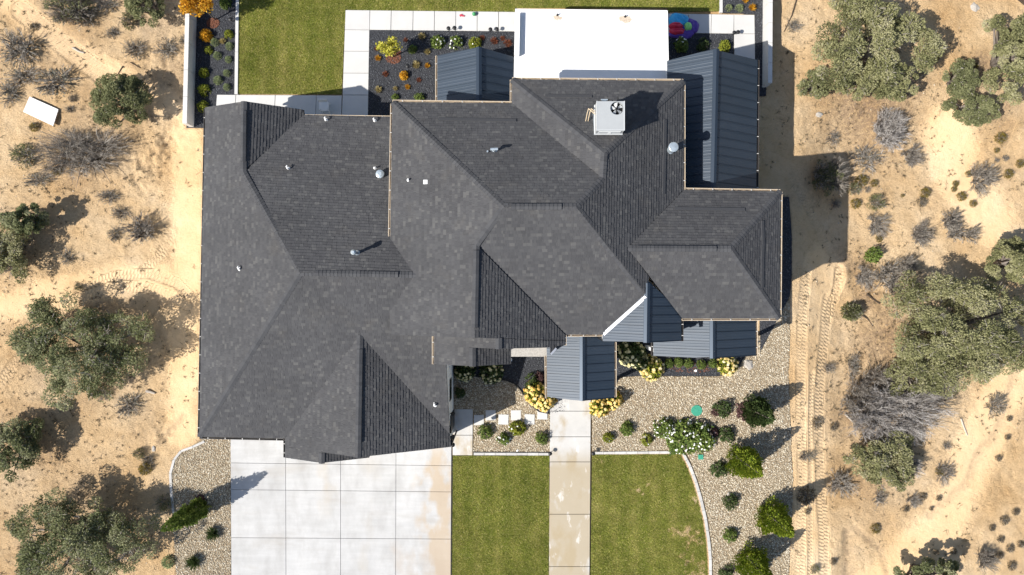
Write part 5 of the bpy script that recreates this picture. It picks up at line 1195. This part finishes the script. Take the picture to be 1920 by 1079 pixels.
plant('hydrangea_shade',870,697,20,1.1,'shaded hydrangea in the court, next to the garage wall'); plant('hydrangea_shade',921,697,24,1.1,'shaded hydrangea in the court under the small gable'); plant('hydrangea_shade',1186,662,28,1.2,'shaded hydrangea between entry roof and the metal cross gable'); plant('hydrangea_shade',1204,680,18,1.0,'half-shaded hydrangea above the cream one'); plant('darkgreen',997,718,16,.7,'dark green shrub up-left of the entry hydrangeas'); plant('purple',1012,708,11,.5,'dark red plant beside the dark green entry shrub'); plant('darkgreen',863,738,11,.5,'round dark shrub in the shaded pebble court')
for i, (u, v, lab) in enumerate([(1255,682,'first box shrub of the row, beside the cream hydrangea'), (1273,680,'second box shrub of the row from the left'), (1292,682,'third box shrub, middle of the row'), (1316,684,'fourth box shrub of the row from the left'), (1337,682,'last box shrub of the row, beside the pale yellow hydrangea')]): plant('box', u, v, 10, .45, lab, 'row of box shrubs under the front metal roof')
# --- garden, rear
young_tree((405,38),.92,1.0,2.9,'orange autumn tree over the top end of the left wall','orange',211,1700,.15,lean=(-.1,.1)); young_tree((738,107),.66,.9,2.7,'small yellow-leaved tree in the black gravel behind the house','yellow',212,1050,.12)
plant('orangebush',385,66,13,.5,'bright orange bush below the autumn tree'); G3 = 'perennials in the black gravel bed along the left wall'
for k_, u, v, r, h, lab in [('yellowgreen',428,64,9,.35,'yellow-green clump under the tree trunk shadow'), ('lavender',401,79,9,.35,'olive clump right of the orange bush'), ('straw',417,77,8,.3,'straw-yellow clump between two olive ones'), ('lavender',429,86,9,.35,'olive mound close to the white kerb, upper'), ('yellowgreen',390,94,8,.3,'clump at the wall shadow edge below the orange bush'), ('lavender',406,104,9,.35,'grey-green mound in mid bed, upper'), ('lavender',427,111,8,.35,'yellowish mound near the kerb, second'), ('yellowgreen',381,136,10,.4,'bright yellow-green shrub in the wall shadow, top one'), ('lavender',424,137,8,.35,'mound near the kerb, third'), ('lavender',407,150,10,.4,'largest grey-green mound in mid bed'), ('lavender',424,163,8,.35,'mound near the kerb, lowest'), ('yellowgreen',381,168,12,.45,'bright yellow-green shrub in the wall shadow, middle one'), ('yellowgreen',379,199,11,.45,'bright yellow-green shrub in the wall shadow, lowest one'), ('green',421,4,12,.5,'green shrub cut by the top edge beside the kerb')]: plant(k_, u, v, r, h, lab, G3)
G4 = 'perennials in the black gravel bed behind the house'
for k_, u, v, r, h, lab in [('straw',791,68,9,.35,'straw-green clump in the tree shadow'), ('greenflower',820,78,14,.5,'leafy white-flowered shrub, left of three along the patio walk'), ('greenflower',854,79,14,.5,'leafy white-flowered shrub, middle of three along the patio walk'), ('fewflower',890,80,13,.5,'leafy white-flowered shrub, right of three, at the porch roof peak'), ('redgrass',926,77,10,.3,'darkest red grass clump near the white roof'), ('redgrass',952,81,11,.3,'red grass clump nearest the white roof'), ('redgrass',904,71,7,.2,'small red grass clump right of the flowering shrubs'), ('redgrass',942,72,7,.2,'small orange-red clump near the patio walk'),
        ('green',773,92,9,.35,'green clump on the trunk shadow line'), ('straw',801,97,8,.3,'olive straw clump right of the trunk shadow'), ('orangetuft',708,109,8,.3,'orange clump left of the yellow tree'), ('redgrass',706,92,6,.2,'faint red clump upper left of the yellow tree'), ('straw',780,121,10,.35,'pale straw clump in the middle of the bed'), ('orangetuft',801,123,7,.25,'orange-brown clump right of the pale straw one'), ('redgrass',722,139,8,.25,'red clump below the yellow tree'), ('orangebush',757,141,9,.4,'brightest orange round bush in the bed'), ('redgrass',785,150,7,.2,'faint red clump below the orange bush'), ('straw',709,168,9,.35,'straw clump at the house shadow edge'), ('straw',741,166,6,.25,'small straw clump in the lower bed'), ('orangetuft',764,163,7,.25,'orange clump in the lower bed'), ('green',741,183,8,.3,'green clump against the house gutter, left'), ('green',786,183,10,.35,'green clump against the house gutter, right'), ('redgrass',760,75,6,.2,'small rusty clump upper right of the yellow tree'), ('redgrass',745,98,9,.12,'rust-coloured low plant at the yellow tree foot')]: plant(k_, u, v, r, h, lab, G4)
for k_, u, v, r, h, lab in [('lavender',1367,14,8,.35,'green mound left of two in the top right bed'), ('lavender',1387,15,9,.35,'green mound, middle of the top right bed'), ('orangetuft',1411,14,9,.4,'orange-yellow clump by the right retaining wall'), ('orangetuft',1398,0,8,.3,'orange clump cut by the top edge'), ('greenflower',1279,83,15,.5,'shaded flowering shrub beside the white roof'), ('darkgreen',1318,84,13,.45,'shaded dark shrub above the porch roof peak'), ('yellowgreen',1360,86,12,.5,'sunlit bright green shrub at the porch roof peak')]: plant(k_, u, v, r, h, lab, 'plants in the side patio beds')
# mulch rings
for u, v, r in ((738,110,14), (400,44,12), (1296,688,46)):
    q = np.random.default_rng(int(u)); a = q.random(500)*6.283; rr = np.sqrt(q.random(500))*r*S; c = P(u, v, 0)
    pts = np.stack([c.x+np.cos(a)*rr, c.y+np.sin(a)*rr*(.25 if r > 20 else .8)], -1)
    stones('mulch_chips', pts, np.full(500, .03), .02, .045, M['mulch'], kind='stuff', label='rust-brown bark mulch chips in the planting bed')
# ------------------------------------------------------------------ small things
def tilt_xy(o, rz): o.rotation_euler = (0, 0, rz)
# white board on the sand
q = [Pg(*p) for p in ((59,183),(113,207),(104,238),(49,212))]; c = sum(q, Vector())/4; c.z = float(ground_at(c.x, c.y))
mb = MB(); mb.poly_slab([(p.x-c.x, p.y-c.y, .13+.03*i) for i, p in enumerate(q)], .06)
wb = mb.obj('white_board', M['board'], label='white rectangular board lying on the sand at left', cat='board'); wb.location = c
# lids
def lid(u, v, r, lab, square=False):
    c = Pg(u, v); mb = MB()
    mb.lathe((0, 0, -.05), [(r, 0), (r, .10), (r*.94, .115), (r*.90, .108), (r*.3, .11), (r*.28, .12), (.01, .12)], 4 if square else 28)
    if not square:
        for k_ in range(8):
            a = k_*math.pi/4; mb.bar((r*.35*math.cos(a), r*.35*math.sin(a), .062), (r*.85*math.cos(a), r*.85*math.sin(a), .062), .025, .012)
    o = mb.obj('utility_lid', M['green_lid'], label=lab, cat='lid'); o.location = c
    if square: o.rotation_euler = (0, 0, .78)
lid(1306,770,.31,'round green utility lid in the front pebbles'); lid(1313.5,857,.2,'smaller green valve box lid by the curved kerb', True)
# stones
def rock(u, v, r, lab, mat='rock', flat=.5, seed=1, name='rock'):
    bm = bmesh.new(); bmesh.ops.create_icosphere(bm, subdivisions=2, radius=r)
    for v_ in bm.verts:
        f = 1+.55*mnoise.noise(Vector(v_.co)*(1.6/r)+Vector((seed*3.1, 0, 0))); v_.co = Vector((v_.co.x*f, v_.co.y*f*.75, v_.co.z*f*flat))
    me = bpy.data.meshes.new(name); bm.to_mesh(me); bm.free(); c = Pg(u, v); c.z = float(ground_at(c.x, c.y)) if (u < 345 or u > 1485) else .05
    o = link(name, me, M[mat], loc=c, label=lab, cat='rock'); o.rotation_euler = (0, 0, seed); return o
rock(1402,684,.34,'flat pale stone near the right end of the front metal roof',flat=.25,seed=2); rock(1304,695,.10,'small white stone in the black gravel below the box row','white_plastic',.6,3); rock(1366,926,.14,'pinkish stone above a dark shrub',seed=4); rock(1376,854,.16,'pale stone left of the upper bright conifer',seed=9)
rock(1827,15,.28,'grey squared rock near the top right corner',seed=5); rock(1535,215,.22,'whitish rock on the sand below the big pinyon',seed=6); rock(325,92,.20,'grey rock by the long left wall',seed=7); rock(288,842,.16,'pale rock near the yellow-olive bush',seed=8); rock(970,845,.07,'small white stone by the front kerb','white_plastic',.6,10); rock(957,822,.07,'white stone between two small front shrubs','white_plastic',.6,11)
# sticks
def stick(pts, r, lab, mat='wood'):
    P3 = [Pg(u, v) for u, v in pts]; c = P3[0].copy(); c.z = float(ground_at(c.x, c.y)); mb = MB()
    mb.tube([(p.x-c.x, p.y-c.y, float(ground_at(p.x, p.y))-c.z+r*.8) for p in P3], [r*(1-.5*i/len(P3)) for i in range(len(P3))], 6, .8)
    mb.obj('stick', M[mat], label=lab, cat='stick').location = c
stick([(1578,155),(1583,159),(1589,164)], .05, 'short bleached stick under the big pinyon'); stick([(1801,785),(1806,800),(1813,817)], .05, 'dead branch right of the big dead shrub'); stick([(1583,776),(1590,783),(1597,790)], .06, 'light stick at the left of the big dead shrub'); stick([(152,322),(161,319),(169,317)], .05, 'white stick under the large left dead brush')
stick([(137,90),(148,97),(158,100)], .06, 'weathered stick on the upper left sand'); stick([(1624,552),(1634,560),(1648,570)], .06, 'dark curved branch right of the rounded bush','wood_dark'); stick([(1616,592),(1626,598),(1636,612)], .045, 'thin bent branch below the rounded bush','wood_dark'); stick([(222,139),(231,125)], .035, 'thin dark stick above the rounded olive tree','wood_dark'); stick([(246,118),(264,128)], .03, 'second thin dark stick above the rounded olive tree','wood_dark')
stick([(1493,0),(1484,30),(1470,60)], .04, 'long bare branch on the sand right of the retaining wall','wood_dark'); stick([(275,733),(283,735),(291,738)], .08, 'pale log piece right of the broad juniper'); stick([(1702,716),(1704,690),(1702,668)], .10, 'bare pale trunk leaning out of the huge juniper'); stick([(1693,730),(1698,712)], .06, 'forked stub beside the leaning bare trunk')
# chair in the shade of the rear gutter
cp = P(612,204,.05); ch = empty('patio_chair', (cp.x, cp.y, .048), 'white patio chair in the shade behind the garage', 'chair')
mb = MB(); mb.box(-.24,-.24,.40,.24,.24,.44); mb.obj('seat', M['white_plastic'], ch)
mb = MB(); mb.bar((0,.22,.62), (0,.29,.88), .46, .035, (0,1,0)); mb.obj('backrest', M['white_plastic'], ch)
for sx_ in (-.21,.21):
    for sy_ in (-.21,.21):
        mb = MB(); mb.box(sx_-.02, sy_-.02, 0, sx_+.02, sy_+.02, .40); mb.obj('leg', M['white_plastic'], ch)
    mb = MB(); mb.box(sx_-.025,-.22,.60,sx_+.025,.24,.63); mb.box(sx_-.02,-.21,.44,sx_+.02,-.17,.60); mb.obj('armrest', M['white_plastic'], ch)
# toys on the patio walk
def ball(name, u, v, r, mat, lab, cat):
    mb = MB(); n_ = 9; mb.lathe((0, 0, 0), [(r*math.sin(math.pi*(i+.3)/n_), r-r*math.cos(math.pi*(i+.3)/n_)) for i in range(n_)], 14); o = mb.obj(name, mat, smooth=True, label=lab, cat=cat); o.location = P(u, v, .05)
M['ball_green'] = mk('ball_green', [(.05,.25,.10)], .4); M['toy_red'] = mk('toy_red', [(.45,.05,.08)], .5); M['toy_blue'] = mk('inflatable_blue', [(.045,.36,.66)], .35, [(3,.15,N1)]); M['toy_red2'] = mk('inflatable_red', [(.60,.03,.07)], .35, [(3,.15,N1)]); M['toy_green'] = mk('inflatable_green', [(.28,.66,.20)], .4); M['toy_purple'] = mk('inflatable_purple', [(.10,.05,.30)], .4, [(4,.25,N1)])
ball('toy_ball', 889,28,.11,M['ball_green'],'green ball on the patio walk','ball')
mb = MB(); mb.bar((-.12,-.03,.03),(.02,.03,.03),.10,.06); mb.bar((.0,-.02,.03),(.14,-.04,.03),.07,.05); o = mb.obj('toy', M['toy_red'], label='small red toy left of the green ball', cat='toy'); o.location = P(866,29.5,.05)
# deflated inflatable heap
ip = P(1278,48,.05); inf = empty('inflatable_toy', ip, 'crumpled blue, red, green and purple inflatable lying on the side patio', 'inflatable')
def blob(cu, cv, ru, rv, hh, mat, seed, fold, part_name):
    nr, na = 14, 40; V = []; F = []; c = P(cu, cv, .05)-ip
    for i in range(nr+1):
        for j in range(na):
            a = 2*math.pi*j/na; wob = 1+.16*mnoise.noise(Vector((math.cos(a)*1.3+seed, math.sin(a)*1.3, 0))); f = i/nr
            x, y = ru*S*f*wob*math.cos(a), rv*S*f*wob*math.sin(a)
            z = hh*math.sqrt(max(0, 1-f**2.2))*(1+.25*mnoise.noise(Vector((x*2, y*2, seed))))
            z += .06*abs(math.sin((x*math.cos(fold)+y*math.sin(fold))*13+2.2*mnoise.noise(Vector((x*2.5, y*2.5, seed*2)))))*(1-f**3)
            V.append((c.x+x, c.y+y, max(.004, z)))
    for i in range(nr):
        for j in range(na): F.append((i*na+j, i*na+(j+1)%na, (i+1)*na+(j+1)%na, (i+1)*na+j))
    mb = MB(); mb.add(V, F); mb.obj(part_name, mat, inf, True)
blob(1292,51,18,16,.14,M['toy_purple'],4,.4,'fabric_skirt'); blob(1278,64,24,10,.12,M['toy_purple'],5,1.2,'fabric_skirt'); blob(1272,39,20,14,.24,M['toy_blue'],1,.9,'canopy'); blob(1267,50,13,8,.30,M['toy_red2'],2,1.5,'side_tube'); blob(1269,60,15,8,.26,M['toy_red2'],6,1.3,'side_tube'); blob(1289,52,8,8.5,.32,M['toy_green'],3,.3,'window_flap'); blob(1301,43,7,4,.12,M['toy_purple'],8,.3,'strap_end')
# garden lights
def path_light(u, v, lab):
    root = empty('path_light', Pg(u, v), lab, 'garden light', 'low black garden lights')
    mb = MB(); mb.lathe((0, 0, -.05), [(.018, 0), (.018, .36)], 8); mb.obj('stake', M['black'], root)
    mb = MB(); mb.lathe((0, 0, .30), [(.045, 0), (.05, .06), (.115, .07), (.10, .10), (.03, .13)], 14); mb.obj('lamp_head', M['black'], root)
for u, v, lab in [(842,58,'leftmost garden light on the edge of the patio walk'), (853,57.5,'garden light just right of the leftmost one by the patio walk'), (920,60,'garden light above the porch roof, left of a pair'), (932,59.5,'garden light right of a pair above the porch roof'), (1380,65,'garden light at the corner of the side patio slab'), (1373,66,'garden light in shade left of the patio corner light'), (1031,848,'garden light left of the front walk at the kerb'), (1111,848,'garden light right of the front walk at the kerb'), (437,41,'garden light beside the white kerb in the left bed'), (766,128,'garden light in the middle of the rear black bed')]: path_light(u, v, lab)
# slatted panel at the top right
A, B = Pg(1893,-2), Pg(1922,21); root = empty('slatted_fence', A, 'dark slatted wooden fence panel cut by the top right corner', 'fence'); d = (B-A); d.z = 0; L = d.length; d.normalize(); nn = Vector((d.y, -d.x, 0))
for i in range(9):
    mb = MB(); p = d*(L*1.5*(i+.3)/9)+Vector((0, 0, .3)); mb.bar(p-nn*.10, p-nn*1.1+Vector((0,0,.05)), .09, .05); mb.obj('slat', M['wood_dark'], root)
for o_ in (.12, .95):
    mb = MB(); mb.bar(-nn*o_+Vector((0,0,.22)), d*L*1.5-nn*o_+Vector((0,0,.22)), .09, .10); mb.obj('rail', M['wood_dark'], root)
for f_ in (0, .5, 1):
    mb = MB(); mb.bar(d*L*1.5*f_-nn*.5+Vector((0,0,-.3)), d*L*1.5*f_-nn*.5+Vector((0,0,.2)), .1, .1); mb.obj('post', M['wood_dark'], root)

# litter of twigs and stones over the sand
n = 26000; q = np.random.default_rng(31).random((n, 2))*[59, 34]-[29.5, 17]
m_ = np.zeros(n, bool)
for p in FLAT: m_ |= in_poly(q[:, 0], q[:, 1], p)
U_, V2 = 960+q[:, 0]/S, 539.5-q[:, 1]/S
dens = .08+1.3*np.clip(fbm(q[:, 0]*.35, q[:, 1]*.35, 61)-.03, -.05, .5)
for u, v, r, a in DUFF: dens = np.maximum(dens, a*np.exp(-(((U_-u)**2+(V2-v)**2)/(r*1.1)**2)))
ok = ~m_ & (R.random(n) < dens); q = q[ok]; zz = ground_at(q[:, 0], q[:, 1])
half = len(q)//2
stones('sand_stones', q[:half], zz[:half]-.01, .012, .05, M['litter'], kind='stuff', label='small stones and clods scattered over the sand')
n = len(q)-half; g = np.random.default_rng(8); a = g.random(n)*6.283; L = .08+.35*g.random(n)**2
p0 = np.concatenate([q[half:], zz[half:, None]+.015], 1); p1 = p0+np.stack([np.cos(a)*L, np.sin(a)*L, .03*g.random(n)], -1)
link('sand_twigs', strand_mesh('sand_twigs', [strands(p0, p1, g.normal(size=(n, 3))*[.03, .03, .005], np.full(n, .010), np.full(n, .005), 2)], M['litter'], g, 0, .75), kind='stuff', label='fallen twigs and dry stalks littering the sand')
# dry grass scraps
sel = R.choice(len(q), 2600, replace=True); b = q[sel]+R.normal(size=(2600, 2))*.15; m_ = np.zeros(len(b), bool)
for p in FLAT: m_ |= in_poly(b[:, 0], b[:, 1], p)
b = b[~m_]; i = np.repeat(np.arange(len(b)), 7); k_ = len(i); dd = rdir(R, k_); dd[:, 2] = np.abs(dd[:, 2])*.7+.1; dd = unit(dd)
c_ = np.concatenate([b, ground_at(b[:, 0], b[:, 1])[:, None]], 1)[i]+dd*.06
link('dry_grass', leaves('dry_grass', c_, dd, rdir(R, k_), .15, .022, R.random(k_), M['tuft_dark']), kind='stuff', label='thin dry grass scraps scattered on the sand')
